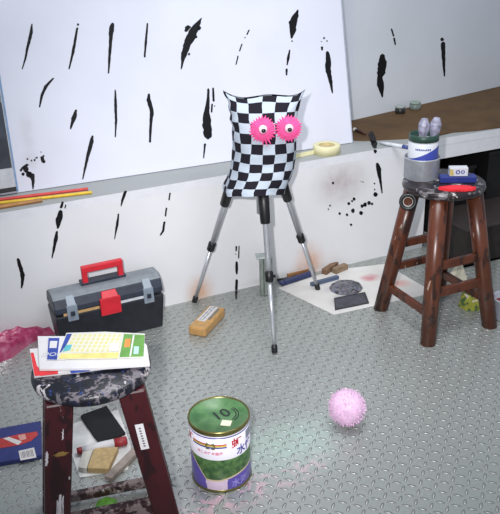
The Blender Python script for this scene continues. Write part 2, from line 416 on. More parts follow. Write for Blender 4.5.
# brown sheet lying at the right of the ledge
m = MB()
pts = [(2.09, 3.33), (2.13, 3.30), (2.36, 3.215), (2.5, 3.185), (2.62, 3.2), (2.74, 3.165), (2.9, 3.15), (3.05, 3.19), (3.3, 3.16), (3.9, 3.2), (3.9, 4.022), (2.31, 3.692), (2.09, 3.692)]
m.prism([(x, y, LZ+.0005) for x, y in pts], (0, 0, 1), .006)
mk = N('brown_board'); nz = mk.noise(6, 4)
mk.color(mk.ramp(nz, [(.3, srgb((84, 62, 38))), (.7, srgb((106, 80, 50)))])); mk.rough(.7, 0, .3)
bbd = tag(m.build('brown_board', mk.m, bevel=.001), 'wide brown board lying on the ledge behind the paint jar', 'board')
streak(lambda x, y: onz(x, y, LZ+.0066), (0, 0, 1), [[(371.5, 132.5, 2), (371, 135, 3.2), (372.4, 138, 3.3), (373, 139.6, 3)]], bbd)
HZ = LZ+.0067
def jar(px, py, r, h, label, body, cap):
    p = onz(px, py, HZ); p.z = HZ
    t = thing('small_jar', p, label, 'jar', 'small jars at the back of the brown board')
    m = MB(); m.lathe([(r*.9, 0), (r, .006), (r, h*.6), (r*.85, h*.7)], p, 24); m.build('glass_body', body, t)
    m = MB(); m.lathe([(r*.92, h*.7), (r*.92, h*.97), (r*.85, h)], p, 24); m.build('lid', cap, t)
    return t
gl = plain('jar_glass', (120, 132, 126), .2); dk = plain('jar_dark', (40, 40, 42), .35); wl = plain('jar_lid', (170, 178, 176), .4)
jar(400, 113, .030, .045, 'small dark jar at the back of the brown board, nearer the white board', dk, wl)
jar(415, 109, .034, .045, 'small pale glassy jar just right of the dark jar on the brown board', gl, plain('jar_lid_green', (150, 168, 158), .4))
# small brush, tube
def brush(name, a, b, z, label, hm, bm, r=.005):
    p, q = onz(*a, z), onz(*b, z); d = (q-p).normalized(); t = thing(name, (p+q)/2-Vector((0, 0, z-LZ)), label, 'brush')
    m = MB(); m.tube([p, p.lerp(q, .35), p.lerp(q, .7)], [r*.7, r*1.1, r*.9], 8); m.build('handle', hm, t)
    m = MB(); m.tube([p.lerp(q, .7), p.lerp(q, .82)], r*1.15, 8); m.build('ferrule', plain('ferrule', (170, 172, 176), .3, 1), t)
    m = MB(); m.tube([p.lerp(q, .82), p.lerp(q, .92), q], [r*1.1, r*1.4, r*.4], 8); m.build('bristles', bm, t)
    return t
brush('paint_brush', (366, 134), (353.5, 129), HZ+.009, 'small dark paint brush lying beside the edge of the white board', plain('brush_dark', (70, 46, 36), .4), plain('bristle_white', (214, 206, 196), .8), .008)
p, q = onz(380, 142.5, LZ+.012), onz(408, 147.5, LZ+.012)
t = thing('paint_tube', ((p+q)/2)-Vector((0, 0, .012)), 'thin white paint tube with a blue cap lying at the front of the ledge', 'tube')
d = (q-p).normalized()
m = MB(); m.tube([p, p.lerp(q, .3), p.lerp(q, .82)], [.006, .009, .011], 12); m.build('tube_body', plain('tube_white', (206, 210, 216), .4), t)
m = MB(); m.tube([p.lerp(q, .82), q], .010, 12); m.build('cap', plain('tube_blue', (62, 76, 138), .4), t)

# ------------------------------------------------------------------ tripod
TC = Vector((1.314, 2.854, 0))
alu = plain('aluminium', (196, 199, 204), .3, .55, var=.05); blk = plain('black_plastic', (20, 20, 22), .4, var=.2)
tri = thing('camera_tripod', TC, 'silver tripod with three spread legs and black clamps under the checkered owl', 'tripod')
m = MB(); m.tube([TC+Vector((0, 0, z)) for z in (.5, .9)], .013, 16); m.build('centre_column', alu, tri)
m = MB(); m.lathe([(.03, .80), (.045, .82), (.045, .86), (.03, .9), (.02, .93)], TC, 24); m.build('hub', blk, tri)
for (px, py) in ((193, 302), (319, 289), (275, 354)):
    ft = onz(px, py, 0); d = ft-TC; dn = d.normalized(); R = d.length
    def P(z):
        return TC+dn*(R-.006-(R-.155)*z/.575)+Vector((0, 0, z))
    lg = MB(); lg.tube([P(.305), P(.84)], .0125, 14); leg = lg.build('leg', alu, tri)
    m = MB(); m.tube([P(.02), P(.31)], .0085, 14); m.build('inner_tube', alu, leg)
    m = MB(); m.tube([P(.515), P(.52), P(.60), P(.66)], [.017, .021, .024, .022], 14); m.build('grip', blk, leg)
    m = MB(); m.tube([P(.285), P(.29), P(.325), P(.33)], [.013, .018, .018, .014], 14); m.tube([P(.307), P(.307)+Vector((-dn.y, dn.x, 0))*.026], .007, 8); m.build('clamp', blk, leg)
    m = MB(); m.tube([P(.0035), P(.004), P(.03), P(.036)], [.009, .013, .013, .009], 14); m.build('rubber_foot', blk, leg)

# ------------------------------------------------------------------ owl bag
EX = Vector((.908, -.418, 0)); EY = Vector((.418, .908, 0))         # across / away from the viewer
owl = thing('owl_cushion', TC+Vector((0, 0, .585)), 'black and white checkered cloth owl with fringed pink eyes pulled over the tripod', 'soft toy')
rows = [(.588, -.138, .112), (.60, -.150, .116), (.622, -.152, .122), (.66, -.136, .140), (.70, -.124, .152), (.75, -.116, .160), (.80, -.108, .163), (.85, -.106, .163), (.90, -.107, .163), (.94, -.113, .166), (.975, -.119, .175), (1.005, -.127, .188), (1.022, -.132, .198)]
NS = 72; NR = 46
def lerp_rows(z):
    for (a, b) in zip(rows, rows[1:]):
        if z <= b[0]:
            t = (z-a[0])/(b[0]-a[0]); return a[1]+(b[1]-a[1])*t, a[2]+(b[2]-a[2])*t
    return rows[-1][1:]
def owl_pt(fr, ph, infl=1.0):
    z = .603+(1.022-.603)*fr
    xl, xr = lerp_rows(z)
    cx, a = (xl+xr)/2, (xr-xl)/2
    b = .125*math.sin(min(1, (1-fr)*1.75+.05)*PI/2)**.8*(1+.32*max(0, 1-fr/.35))
    b = max(b, .006)
    cs, sn = math.cos(ph), math.sin(ph)
    e = .75
    x = cx+a*math.copysign(abs(cs)**e, cs); y = b*math.copysign(abs(sn)**.95, sn)
    edge = abs(cs)
    top = max(0, (fr-.72)/.28)
    z += top*top*(.016*edge**5-.012*(1-edge**2)+.006*math.sin(5*x/a))
    bot = max(0, 1-fr/.10)
    z += max(0, 1-fr/.35)*(.036*max(0, -sn)**2)+bot*.004*edge**2                    # scalloped hem over the legs
    q = Vector((x*9, y*9, z*9))
    nz = noise.noise(q)*.007+noise.noise(q*2.3)*.004
    fold = .006*math.sin(ph*7+z*30)*max(0, 1-fr/.3)+.007*max(0, -cs)**2*math.sin(z*85+2*math.sin(z*20))*max(0, fr-.3)
    k = 1+(nz+fold)/max(.05, math.hypot(x-cx, y))*infl
    x = cx+(x-cx)*k; y *= k
    return TC+EX*x+EY*y+Vector((0, 0, z))
m = MB(); vs, fs, uvs = [], [], []
mid_ = [owl_pt(.5, 2*PI*k/NS, 0) for k in range(NS+1)]; arc = [0]
for a_, b_ in zip(mid_, mid_[1:]): arc.append(arc[-1]+(b_-a_).length)
for i in range(NR+1):
    for k in range(NS+1):
        ph = 2*PI*k/NS
        vs.append(owl_pt(i/NR, ph))
        s_ = k/NS
        uvs.append((arc[k]/arc[-1]*17+.35, i/NR*10.4+.3+.22*math.sin(ph+.5)))
for i in range(NR):
    for k in range(NS):
        a = i*(NS+1)+k; fs.append((a, a+1, a+NS+2, a+NS+1))
m.add(vs, fs, 0, True); m.uv = uvs
# closed seam at the top, inner floor of the hem
o0 = len(m.v)
mc = N('checker_cloth'); ck = mc.n('ShaderNodeTexChecker'); ck.inputs['Scale'].default_value = 1
uvn = mc.coord('UV'); ck.inputs['Color1'].default_value = srgb((30, 27, 36)); ck.inputs['Color2'].default_value = srgb((184, 194, 206))
ad = mc.n('ShaderNodeVectorMath', operation='ADD'); nn = mc.n('ShaderNodeTexNoise'); nn.inputs['Scale'].default_value = 9; mc.l(mc.coord(), nn.inputs['Vector'])
sc_ = mc.n('ShaderNodeVectorMath', operation='MULTIPLY_ADD'); mc.l(nn.outputs['Color'], sc_.inputs[0]); sc_.inputs[1].default_value = (.35, .35, 0); sc_.inputs[2].default_value = (-.17, -.17, .5)
mc.l(uvn, ad.inputs[0]); mc.l(sc_.outputs[0], ad.inputs[1]); mc.l(ad.outputs[0], ck.inputs['Vector'])
mc.color(ck.outputs['Color']); mc.rough(.85, 0, .2); mc.bump(mc.noise(28), .004)
body = m.build('cloth_body', mc.m, owl)
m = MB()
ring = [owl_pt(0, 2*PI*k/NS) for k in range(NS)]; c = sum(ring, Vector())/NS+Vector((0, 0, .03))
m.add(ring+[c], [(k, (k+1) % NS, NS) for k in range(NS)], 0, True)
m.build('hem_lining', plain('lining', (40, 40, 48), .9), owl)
# eyes
pink = plain('pink_felt', (242, 84, 150), .8, var=.12, scale=60); pinkd = plain('pink_pale', (250, 190, 214), .5); pup = plain('pupil', (26, 20, 30), .2)
def eye(px, py, r, extra):
    base = onplane(px, py, TC-EY*.128, EY)
    e = MB(); pl = []; n = 26
    rnd = random.Random(px)
    for k in range(n*2):
        a = PI*k/n; rr = r*(rnd.uniform(1.12, 1.32) if k % 2 else rnd.uniform(.9, .98))
        if k % 2 and extra and abs(a-extra) < .35: rr *= 1.25
        pl.append((a, rr))
    # domed fringed disc
    vs = [base-EY*.016]; ringin = [base+(EX*math.cos(a)+Vector((0, 0, 1))*math.sin(a))*r*.6-EY*.013 for a, _ in pl]
    rout = [base+(EX*math.cos(a)+Vector((0, 0, 1))*math.sin(a))*rr-EY*(.001 if i % 2 else .004) for i, (a, rr) in enumerate(pl)]
    back = [base+(EX*math.cos(a)+Vector((0, 0, 1))*math.sin(a))*r*.9+EY*.012 for a, _ in pl]
    K = 2*n
    vs += ringin+rout+back+[base+EY*.012]
    fs = [(0, 1+i, 1+(i+1) % K) for i in range(K)]
    fs += [(1+i, 1+K+i, 1+K+(i+1) % K, 1+(i+1) % K) for i in range(K)]
    fs += [(1+K+i, 1+2*K+i, 1+2*K+(i+1) % K, 1+K+(i+1) % K) for i in range(K)]
    fs += [(1+2*K+i, 1+3*K, 1+2*K+(i+1) % K) for i in range(K)]
    e.add(vs, fs, 0, False); eo = e.build('eye', pink, owl)
    c = base+EX*.002+Vector((0, 0, .004))
    m = MB(); m.lathe([(.0, .024), (.008, .0235), (.015, .020), (.019, .014)], c, 24, axis=tuple(-EY)); ee = m.build('eyeball', plain('eye_white', (250, 214, 226), .25), eo)
    m = MB(); m.lathe([(.0, .0285), (.006, .028), (.009, .0245), (.009, .022)], c-Vector((0, 0, .003))+EX*.002, 20, axis=tuple(-EY)); m.build('pupil', pup, eo)
eye(262.5, 129.5, .047, 4.9); eye(288.5, 128.5, .047, None)

# ------------------------------------------------------------------ toolbox
tb0 = Vector((.398, 2.94, 0)); TA = math.radians(1); TX = Vector((math.cos(TA), math.sin(TA), 0)); TY = Vector((-TX.y, TX.x, 0)); TW = .48; TD = .165
def T(x, y, z): return tb0+TX*x+TY*y+Vector((0, 0, z))
tbx = thing('toolbox', T(TW/2, TD/2, 0), 'black plastic toolbox with grey lid and red carrying handle against the wall', 'toolbox')
mb = plain('toolbox_black', (30, 32, 40), .45, var=.25); mg = plain('toolbox_grey', (122, 128, 134), .5, var=.1); ml = plain('toolbox_navy', (40, 46, 60), .45, var=.2); mr = plain('toolbox_red', (204, 34, 48), .4, var=.08); mclip = plain('clip_grey', (128, 138, 150), .35, var=.08)
H1 = .168
m = MB(); i = .012
m.add([T(i, i, 0), T(TW-i, i, 0), T(TW-i, TD-i, 0), T(i, TD-i, 0), T(0, 0, H1-.02), T(TW, 0, H1-.02), T(TW, TD, H1-.02), T(0, TD, H1-.02), T(0, 0, H1), T(TW, 0, H1), T(TW, TD, H1), T(0, TD, H1)],
      [(3, 2, 1, 0)]+[(a, b, b+4, a+4) for a, b in ((0, 1), (1, 2), (2, 3), (3, 0), (4, 5), (5, 6), (6, 7))]+[(7, 4, 8, 11), (8, 9, 10, 11)])
m.build('body', mb, tbx, bevel=.006)
for x in (.06, .13, .2, .27, .34, .4):
    pass
prof = [(.0, H1+.012), (.004, .203), (.022, .238), (.05, .255), (.115, .255), (.15, .235), (.165, .198), (.165, H1+.012)]
m = MB(); k = len(prof)
m.add([T(0, y, z) for y, z in prof]+[T(TW, y, z) for y, z in prof], [list(range(k)), [k+j for j in range(k)][::-1]]+[(j, (j+1) % k, k+(j+1) % k, k+j) for j in range(k)])
m.mi = [0, 0]+[1 if 2 <= j <= 4 else 0 for j in range(k)]
m.build('lid', [ml, mg], tbx, bevel=.006, sharp=25)
m = MB(); m.prism([T(.01, .006, H1+.006), T(TW-.01, .006, H1+.006), T(TW-.01, TD-.01, H1+.006), T(.01, TD-.01, H1+.006)], (0, 0, 1), .006); m.build('seam_strip', mb, tbx)
m = MB(); m.prism([T(.035, .001, H1), T(.19, .001, H1), T(.19, .02, H1), T(.035, .02, H1)], (0, 0, 1), .011); m.build('tray_edge', plain('tray_tan', (196, 158, 108), .6), tbx)
m = MB(); m.prism([T(.265, .001, H1), T(.43, .001, H1), T(.43, .02, H1), T(.265, .02, H1)], (0, 0, 1), .011); m.build('tray_edge', plain('tray_white', (196, 200, 206), .6), tbx)
m = MB(); m.prism([T(.192, -.012, .133), T(.282, -.012, .133), T(.282, -.012, .213), T(.192, -.012, .213)], TY, .013)
m.prism([T(.2, -.012, .213), T(.275, -.012, .213), T(.269, .012, .240), T(.206, .012, .240)], TY*.8+Vector((0, 0, -.6)), .012); m.build('latch', mr, tbx, bevel=.003)
for x in (.05, .388):
    m = MB(); m.prism([T(x, -.009, .143), T(x+.045, -.009, .143), T(x+.045, -.004, .213), T(x, -.004, .213)], TY, .012)
    m.prism([T(x+.003, -.004, .213), T(x+.042, -.004, .213), T(x+.040, .03, .247), T(x+.005, .03, .247)], TY*.7+Vector((0, 0, -.7)), .008)
    c_ = m.build('clip', mclip, tbx, bevel=.002)
    m = MB(); m.box(T(x+.022, -.0115, .178), (.018, .006, .02), rz(TA)); m.build('clip_button', ml, c_, bevel=.001)
m = MB(); hx0, hx1, hy = .160, .318, .085
for x in (hx0, hx1): m.box(T(x, hy, .288), (.024, .024, .07), rz(TA))
m.box(T((hx0+hx1)/2, hy, .325), (hx1-hx0+.024, .028, .028), rz(TA)); m.build('handle', mr, tbx, bevel=.004)
m = MB(); m.box(T((hx0+hx1)/2, hy+.012, .261), (.2, .05, .012), rz(TA)); m.build('handle_recess', ml, tbx, bevel=.003)

# ------------------------------------------------------------------ pink plastic bag
def crumple(name, outline, hgt, mat, seed, parent=None, nr=9, z0=.0, amp=.35):
    """crumpled low heap over a floor outline"""
    c = sum(outline, Vector())/len(outline)
    k = len(outline); sub = 4; ol = []
    for i in range(k):
        for j in range(sub): ol.append(outline[i].lerp(outline[(i+1) % k], j/sub))
    K = len(ol); m = MB(); vs = []
    for r in range(nr):
        t = 1-r/nr
        for p in ol:
            q = c.lerp(p, t); f = math.sqrt(max(0, 1-t*t))
            n1 = noise.noise(Vector((q.x*26+seed, q.y*26, 3.1)))+.6*noise.noise(Vector((q.x*60, q.y*60+seed, 1.1)))
            vs.append(Vector((q.x, q.y, z0+max(.0005 if r else 0, hgt*f*(1+amp*n1)))))
    vs.append(Vector((c.x, c.y, z0+hgt)))
    fs = [(r*K+i, r*K+(i+1) % K, (r+1)*K+(i+1) % K, (r+1)*K+i) for r in range(nr-1) for i in range(K)]
    fs += [((nr-1)*K+i, (nr-1)*K+(i+1) % K, nr*K) for i in range(K)]
    fs.append(list(range(K))[::-1])
    m.add(vs, fs, 0, False); return m.build(name, mat, parent)
pb = N('pink_plastic'); pb.color(pb.ramp(pb.noise(20, 4, .6), [(.3, srgb((170, 44, 92))), (.55, srgb((206, 84, 128))), (.75, srgb((228, 150, 176)))])); pb.rough(.25, 0, .6)
pb.b.inputs['Transmission Weight'].default_value = .25; pb.b.inputs['Alpha'].default_value = .92
ol = [onz(51, 324), onz(44, 330), onz(30, 344), onz(12, 358), onz(-25, 372), onz(-60, 362), onz(-40, 345), onz(0, 338), onz(28, 328)]
tag(crumple('plastic_bag', [Vector((p.x, min(p.y, WY-.02), 0)) for p in ol], .085, pb.m, 2.2), 'crumpled pink plastic bag on the floor left of the toolbox', 'bag')

# ------------------------------------------------------------------ stools
def stool(c, rot, rad, label, square, lm, sm, tops=.09, feet=(.156, .188), rungs=(), rm=None, group='paint-splashed wooden stools', lr=(.028, .033), H=.6):
    t = thing('wooden_stool', Vector((c[0], c[1], 0)), label, 'stool', group)
    c = Vector((c[0], c[1], 0)); Mz = rz(rot)
    m = MB(); m.lathe([(rad*.0, H-.034), (rad*.94, H-.034), (rad*.99, H-.026), (rad, H-.016), (rad*.985, H-.005), (rad*.95, H), (0, H)], c, 48); m.build('seat', sm, t)
    ax = {}
    for sx, sy in ((-1, -1), (1, -1), (1, 1), (-1, 1)):
        a = c+Mz @ Vector((sx*tops, sy*tops, H-.03)); b = c+Mz @ Vector((sx*feet[0], sy*feet[1], 0))
        ax[sx, sy] = (a, b)
        m = MB()
        if square:
            w0, w1 = lr
            vs = []
            for p, w in ((b, w1), (a, w0)):
                for dx, dy in ((-w, -w*.75), (w, -w*.75), (w, w*.75), (-w, w*.75)): vs.append(p+Mz @ Vector((dx, dy, 0)))
            m.add(vs, [(3, 2, 1, 0), (4, 5, 6, 7), (0, 1, 5, 4), (1, 2, 6, 5), (2, 3, 7, 6), (3, 0, 4, 7)])
            m.build('leg', lm, t, bevel=.006)
        else:
            vs = []; n = 16
            for p, w in ((b, lr[1]), (b.lerp(a, .5), (lr[0]+lr[1])/2), (a, lr[0])):
                for k in range(n):
                    an = 2*PI*k/n; vs.append(p+Vector((math.cos(an)*w, math.sin(an)*w, 0)))
            fs = [(r*n+k, r*n+(k+1) % n, (r+1)*n+(k+1) % n, (r+1)*n+k) for r in range(2) for k in range(n)]
            m.add(vs, fs, 0, True); m.add(vs[:n], [list(range(n))[::-1]]); m.add(vs[2*n:], [list(range(n))])
            m.build('leg', lm, t)
    for k0, k1, z0, z1, hh, ww in rungs:
        def at(k, z):
            a, b = ax[k]; return b.lerp(a, z/(H-.03))
        p, q = at(k0, z0), at(k1, z1); d = (q-p); u = Vector((-d.y, d.x, 0)).normalized()
        p = p+d.normalized()*.012; q = q-d.normalized()*.012
        m = MB(); vs = [x+u*sx*ww/2+Vector((0, 0, sz*hh/2)) for x in (p, q) for sx, sz in ((-1, -1), (1, -1), (1, 1), (-1, 1))]
        m.add(vs, [(0, 1, 2, 3), (7, 6, 5, 4), (0, 4, 5, 1), (1, 5, 6, 2), (2, 6, 7, 3), (3, 7, 4, 0)]); m.build('rung', rm or lm, t, bevel=.004)
    return t
leg_brown = splat('varnished_leg', (92, 48, 30), [((54, 30, 22), 22, .55), ((170, 146, 130), 34, .655)], .3, .5, .0004, (1, 1, .35))
seat_dark = splat('stained_seat_dark', (40, 32, 34), [((110, 106, 108), 20, .56), ((30, 32, 44), 26, .55), ((196, 190, 188), 20, .64)], .3)
BH = .65
stool((1.99, 2.465), 0, .172, 'brown wooden stool by the dark recess holding a jar of brushes', False, leg_brown, seat_dark, .088, (.165, .18),
      [((-1, 1), (1, 1), .335, .335, .036, .022), ((-1, 1), (1, 1), .22, .22, .036, .022), ((-1, -1), (1, -1), .33, .33, .036, .022), ((-1, -1), (1, -1), .215, .215, .04, .022),
       ((-1, -1), (-1, 1), .125, .125, .036, .022), ((1, -1), (1, 1), .125, .125, .036, .022)], lr=(.037, .033), H=BH)
leg_red = splat('mahogany_leg', (58, 16, 21), [((36, 10, 14), 26, .56), ((188, 178, 178), 34, .69), ((150, 116, 60), 20, .76)], .3, .5, .0004, (1, 1, .4))
seat_paint = splat('stained_seat', (20, 21, 30), [((104, 98, 104), 24, .53), ((24, 28, 48), 34, .54), ((40, 62, 116), 30, .63), ((200, 192, 194), 13, .57), ((168, 148, 92), 30, .74), ((22, 22, 30), 42, .575)], .35)
FC = onz(91, 364, .6)
stool((FC.x, FC.y), math.radians(-9.8), .16, 'dark red wooden stool nearest the camera with paper pads on its seat', True, leg_red, seat_paint, .092, (.175, .175),
      [((-1, -1), (1, -1), .205, .205, .055, .026), ((-1, 1), (1, 1), .03, .03, .03, .024), ((-1, -1), (-1, 1), .19, .19, .045, .024), ((1, -1), (1, 1), .19, .19, .045, .024)], lr=(.037, .032), rm=splat('stained_rung', (58, 30, 32), [((124, 108, 106), 22, .50), ((40, 16, 20), 30, .54), ((186, 176, 174), 36, .66)], .5))
SZ = .6
# little white sticker on the right front leg is part of it
st = [o for o in COL.objects if o.name.startswith('leg') and o.parent and o.parent.get('label', '').startswith('dark red')]

# ------------------------------------------------------------------ pads and papers on the front stool
def flat(name, pxs, z, th, mat, parent=None, bevel=0):
    m = MB(); m.prism([onz(x, y, z) for x, y in pxs], (0, 0, 1), th); return m.build(name, mat, parent, bevel=bevel)
def base_of(pxs, z):
    return sum((onz(x, y, z) for x, y in pxs), Vector())/len(pxs)
paper = plain('paper', (204, 202, 203), .7, var=.03); red = plain('print_red', (204, 44, 48), .5); navy = plain('print_blue', (38, 62, 146), .5)
px = [(30, 351), (34.5, 378), (70, 374), (110, 369), (104, 346)]
t = thing('paper_pad', base_of(px, SZ), 'red and white printed pad at the bottom of the pile on the near stool', 'pad', 'papers on the front stool')
flat('cover', px, SZ+.0005, .007, paper, t)
flat('red_corner', [(30.6, 353), (34.6, 376), (40, 375.6), (39, 368), (37, 366), (33.5, 352.6)], SZ+.008, .0004, red, t)
flat('red_band', [(39, 371), (40, 376), (58, 374), (58, 371), (50, 371)], SZ+.008, .0004, red, t)
flat('blue_band', [(70, 371), (71, 373.4), (90, 371), (88, 369)], SZ+.008, .0004, navy, t)
px = [(38, 338), (40, 371), (96, 370), (150, 366.5), (147, 347), (138, 338)]
tag(flat('paper_sheet', px, SZ+.0095, .006, paper), 'plain white paper block in the middle of the pile on the near stool', 'paper', 'papers on the front stool')
px = [(48, 337.5), (66, 337.5), (66, 360.5), (46.5, 360)]
t = thing('leaflet', base_of(px, SZ+.0165), 'blue and white leaflet sticking out left of the yellow colour card', 'leaflet', 'papers on the front stool')
flat('sheet', px, SZ+.0165, .002, paper, t)
flat('blue_panel', [(48.6, 338), (59.5, 338), (57, 359.8), (47, 359.5)], SZ+.0187, .0003, navy, t)
flat('white_label', [(50, 341), (57.5, 341), (56.5, 348), (49.4, 348)], SZ+.0192, .0003, paper, t)
m = MB(); vs, fs = text_mesh('DOO', .026)
a0, a1 = onz(49.2, 354.2, SZ+.0194), onz(57, 354.6, SZ+.0194); e1 = (a1-a0).normalized(); e2 = Vector((0, 0, 1)).cross(e1)
m.add([(a0+a1)/2+e1*v.x+e2*v.y for v in vs], fs); m.build('lettering', paper, t)
px = [(66.5, 333.8), (105, 332.6), (145, 334.5), (143.6, 357.5), (100, 359), (57.5, 359.5)]
t = thing('colour_card', base_of(px, SZ+.0165), 'yellow gridded colour card with blue and green ends on top of the pile', 'card', 'papers on the front stool')
Z1 = SZ+.0195
yc = N('swatch_yellow'); br = yc.n('ShaderNodeTexBrick'); mp = yc.n('ShaderNodeMapping'); yc.l(yc.coord(), mp.inputs[0]); mp.inputs['Rotation'].default_value = (0, 0, .5)
yc.l(mp.outputs[0], br.inputs['Vector']); br.offset = 0; br.inputs['Scale'].default_value = 1; br.inputs['Brick Width'].default_value = .014; br.inputs['Row Height'].default_value = .02; br.inputs['Mortar Size'].default_value = .003
br.inputs['Color1'].default_value = srgb((208, 198, 128)); br.inputs['Color2'].default_value = srgb((200, 194, 146)); br.inputs['Mortar'].default_value = srgb((206, 206, 190)); yc.color(br.outputs['Color']); yc.rough(.5)
flat('card', px, Z1-.003, .003, plain('card_white', (200, 200, 190), .5, var=.03), t)
flat('yellow_grid', [(71, 335), (122, 334), (119, 351), (62.5, 352.5)], Z1+.0003, .0004, yc.m, t)
flat('yellow_band', [(61, 353.8), (119, 352.4), (118, 358), (58.5, 358.8)], Z1+.0003, .0004, plain('swatch_strong', (214, 200, 122), .5), t)
flat('blue_end', [(66.8, 334), (72, 333.8), (67, 344), (61, 352), (59.5, 352.6)], Z1+.001, .0004, navy, t)
flat('teal_patch', [(66, 345), (72, 344.6), (70, 350), (62.5, 351.8)], Z1+.0016, .0004, plain('print_teal', (86, 170, 178), .5), t)
flat('green_end', [(124, 334), (144.6, 335), (143.4, 356.5), (119.5, 357.2)], Z1+.001, .0004, plain('print_green', (92, 142, 62), .5), t)
flat('white_label', [(109.5, 343), (119.5, 342.6), (118.5, 351), (109, 351)], Z1+.0016, .0004, paper, t)
flat('orange_patch', [(125.5, 339), (131, 339), (129.5, 347), (124, 347)], Z1+.0016, .0004, plain('print_orange', (216, 128, 60), .5), t)
flat('pale_patch', [(134, 346.5), (139, 346.5), (138.4, 354), (133.4, 354)], Z1+.0016, .0004, plain('print_sky', (170, 200, 206), .5), t)
flat('white_stripe', [(133, 335), (134.6, 335), (131, 356.4), (129.4, 356.4)], Z1+.0016, .0004, paper, t)

# ------------------------------------------------------------------ things on the far stool
bc = onz(421, 177, BH); bc.z = BH; MR = rz(math.radians(-36))
steel = plain('tin_metal', (166, 170, 176), .35, .3, var=.1, scale=40)
t = thing('metal_tin', bc, 'open grey metal tin on the back stool with a jar set in it', 'tin')
m = MB(); m.lathe([(.0, .002), (.0, 0), (.072, 0), (.074, .004), (.074, .086), (.076, .09), (.074, .094), (.0715, .09), (.0715, .006)], bc, 44); m.build('shell', steel, t)
m = MB()
jc = bc+Vector((.002, 0, .0065))
t = thing('paint_jar', jc, 'white plastic jar with blue label and green rim standing in the metal tin', 'jar')
jm = N('jar_label'); gx = jm.n('ShaderNodeTexCoord'); sx = jm.sep(gx.outputs['Object'])
dia = jm.math('ADD', jm.math('MULTIPLY', sx[0], -.42), jm.math('MULTIPLY', sx[1], .2)); v = jm.math('ADD', sx[2], dia)
lo = jm.math('LESS_THAN', v, .112); hi = jm.math('GREATER_THAN', sx[2], .082)
jm.color(jm.mix(jm.math('MULTIPLY', lo, hi), srgb((214, 218, 224)), srgb((58, 72, 160)))); jm.rough(.35)
m = MB(); m.lathe([(.0, 0), (.06, 0), (.063, .005), (.063, .146), (.058, .157)], jc, 44); m.build('body', jm.m, t)
m = MB(); m.lathe([(.0585, .155), (.0625, .157), (.0625, .181), (.058, .184), (.054, .181), (.054, .156)], jc, 44, closed=True); m.build('rim', plain('jar_green', (38, 66, 56), .4), t)
nrm = (Vector((0, 0, HC))-jc); nrm.z = 0; nrm.normalize(); sd = Vector((-nrm.y, nrm.x, 0))
m = MB(); vs, fs = text_mesh('MINERAL', .02)
def wrapj(v, r, zc):
    a = v.x/r; return jc+(nrm*math.cos(a)+sd*math.sin(a))*(r+.0006)+Vector((0, 0, zc+v.y))
m = MB()
for q_ in range(9):
    x = -.03+.0075*q_
    m.add([wrapj(Vector((x+dx, dy+random.uniform(-.001, .001), 0)), 0.063, .128) for dx, dy in ((-.0026, -.003), (.0026, -.003), (.0026, .004), (-.0026, .004))], [(0, 1, 2, 3)])
m.build('label_print', navy, t)
def wrapped_brush(dx, dy, lx, ly, label):
    b0 = jc+Vector((dx, dy, .02)); b1 = b0+Vector((lx, ly, .15)); b2 = b1+Vector((lx*.35, ly*.35, .08))
    tt = thing('paint_brush', b0, label, 'brush', 'brushes in the jar'); d = (b2-b1).normalized()
    m = MB(); m.tube([b0, b0.lerp(b1, .6), b1], [.006, .008, .007], 10); m.build('handle', plain('brush_wood', (120, 84, 54), .5), tt)
    m = MB(); m.tube([b1-d*.01, b1+d*.012, b1+d*.03, b1+d*.055, b2], [.008, .018, .023, .024, .013], 9, smooth=False); m.build('wrapped_head', plain('plastic_wrap', (150, 148, 168), .25, var=.35, scale=50), tt)
wrapped_brush(-.014, .0, -.0, -.012, 'brush with a grey wrapped head, left one in the white jar')
wrapped_brush(.008, -.006, .022, -.018, 'brush with a lilac grey wrapped head, right one in the white jar')

def obox(name, c, d, ang, mat, parent=None, bevel=.002):
    m = MB(); m.box(Vector(c)+Vector((0, 0, d[2]/2)), d, rz(ang)); return m.build(name, mat, parent, bevel=bevel)
c = onz(461.5, 183, BH+.002); c.z = BH+.0015
A = math.radians(-28)
tag(obox('blue_box', c+Vector((.002, .03, 0)), (.148, .05, .024), A, plain('box_blue', (36, 50, 122), .4)), 'flat dark blue box across the seat of the back stool', 'box')
c2 = c+Vector((.004, .032, .0255)); t = thing('small_box', c2, 'small white box with blue print lying on the dark blue box', 'box')
obox('carton', c2, (.075, .036, .036), A, plain('box_white', (206, 208, 214), .5, var=.05), t)
fx, fy = Vector((math.cos(A), math.sin(A), 0)), Vector((math.sin(A), -math.cos(A), 0))
m = MB()
for cx_, rx_ in ((-.004, .009), (.016, .008)):
    K = 16
    m.add([c2+fx*(cx_+rx_*rr*math.cos(2*PI*k/K))+fy*.0186+Vector((0, 0, .018+rx_*rr*math.sin(2*PI*k/K))) for rr in (1, .55) for k in range(K)], [(k, (k+1) % K, K+(k+1) % K, K+k) for k in range(K)])
m.build('blue_print', navy, t)
m = MB(); m.prism([c2+fx*x+fy*.0184+Vector((0, 0, z)) for x, z in ((-.037, .004), (-.02, .004), (-.024, .03), (-.037, .032))], fy, .0006); m.build('yellow_print', plain('box_yellow', (196, 180, 110), .5), t)
# red spiky pad on the seat front
rc_ = onz(457.5, 188.6, BH+.005); rc_.z = BH+.0015
m = MB(); n = 30; pl = []
rnd = random.Random(3)
for k in range(2*n):
    a = PI*k/n; rr = (1.08 if k % 2 else .80)*rnd.uniform(.95, 1.08)
    pl.append(rc_+fx*math.cos(a)*.066*rr-fy*math.sin(a)*-.03*rr)
m.prism(pl, (0, 0, 1), .009)
tag(m.build('felt_scrap', plain('red_felt', (226, 44, 56), .9, var=.1)), 'bright red fringed scrap lying on the front of the back stool seat', 'felt')
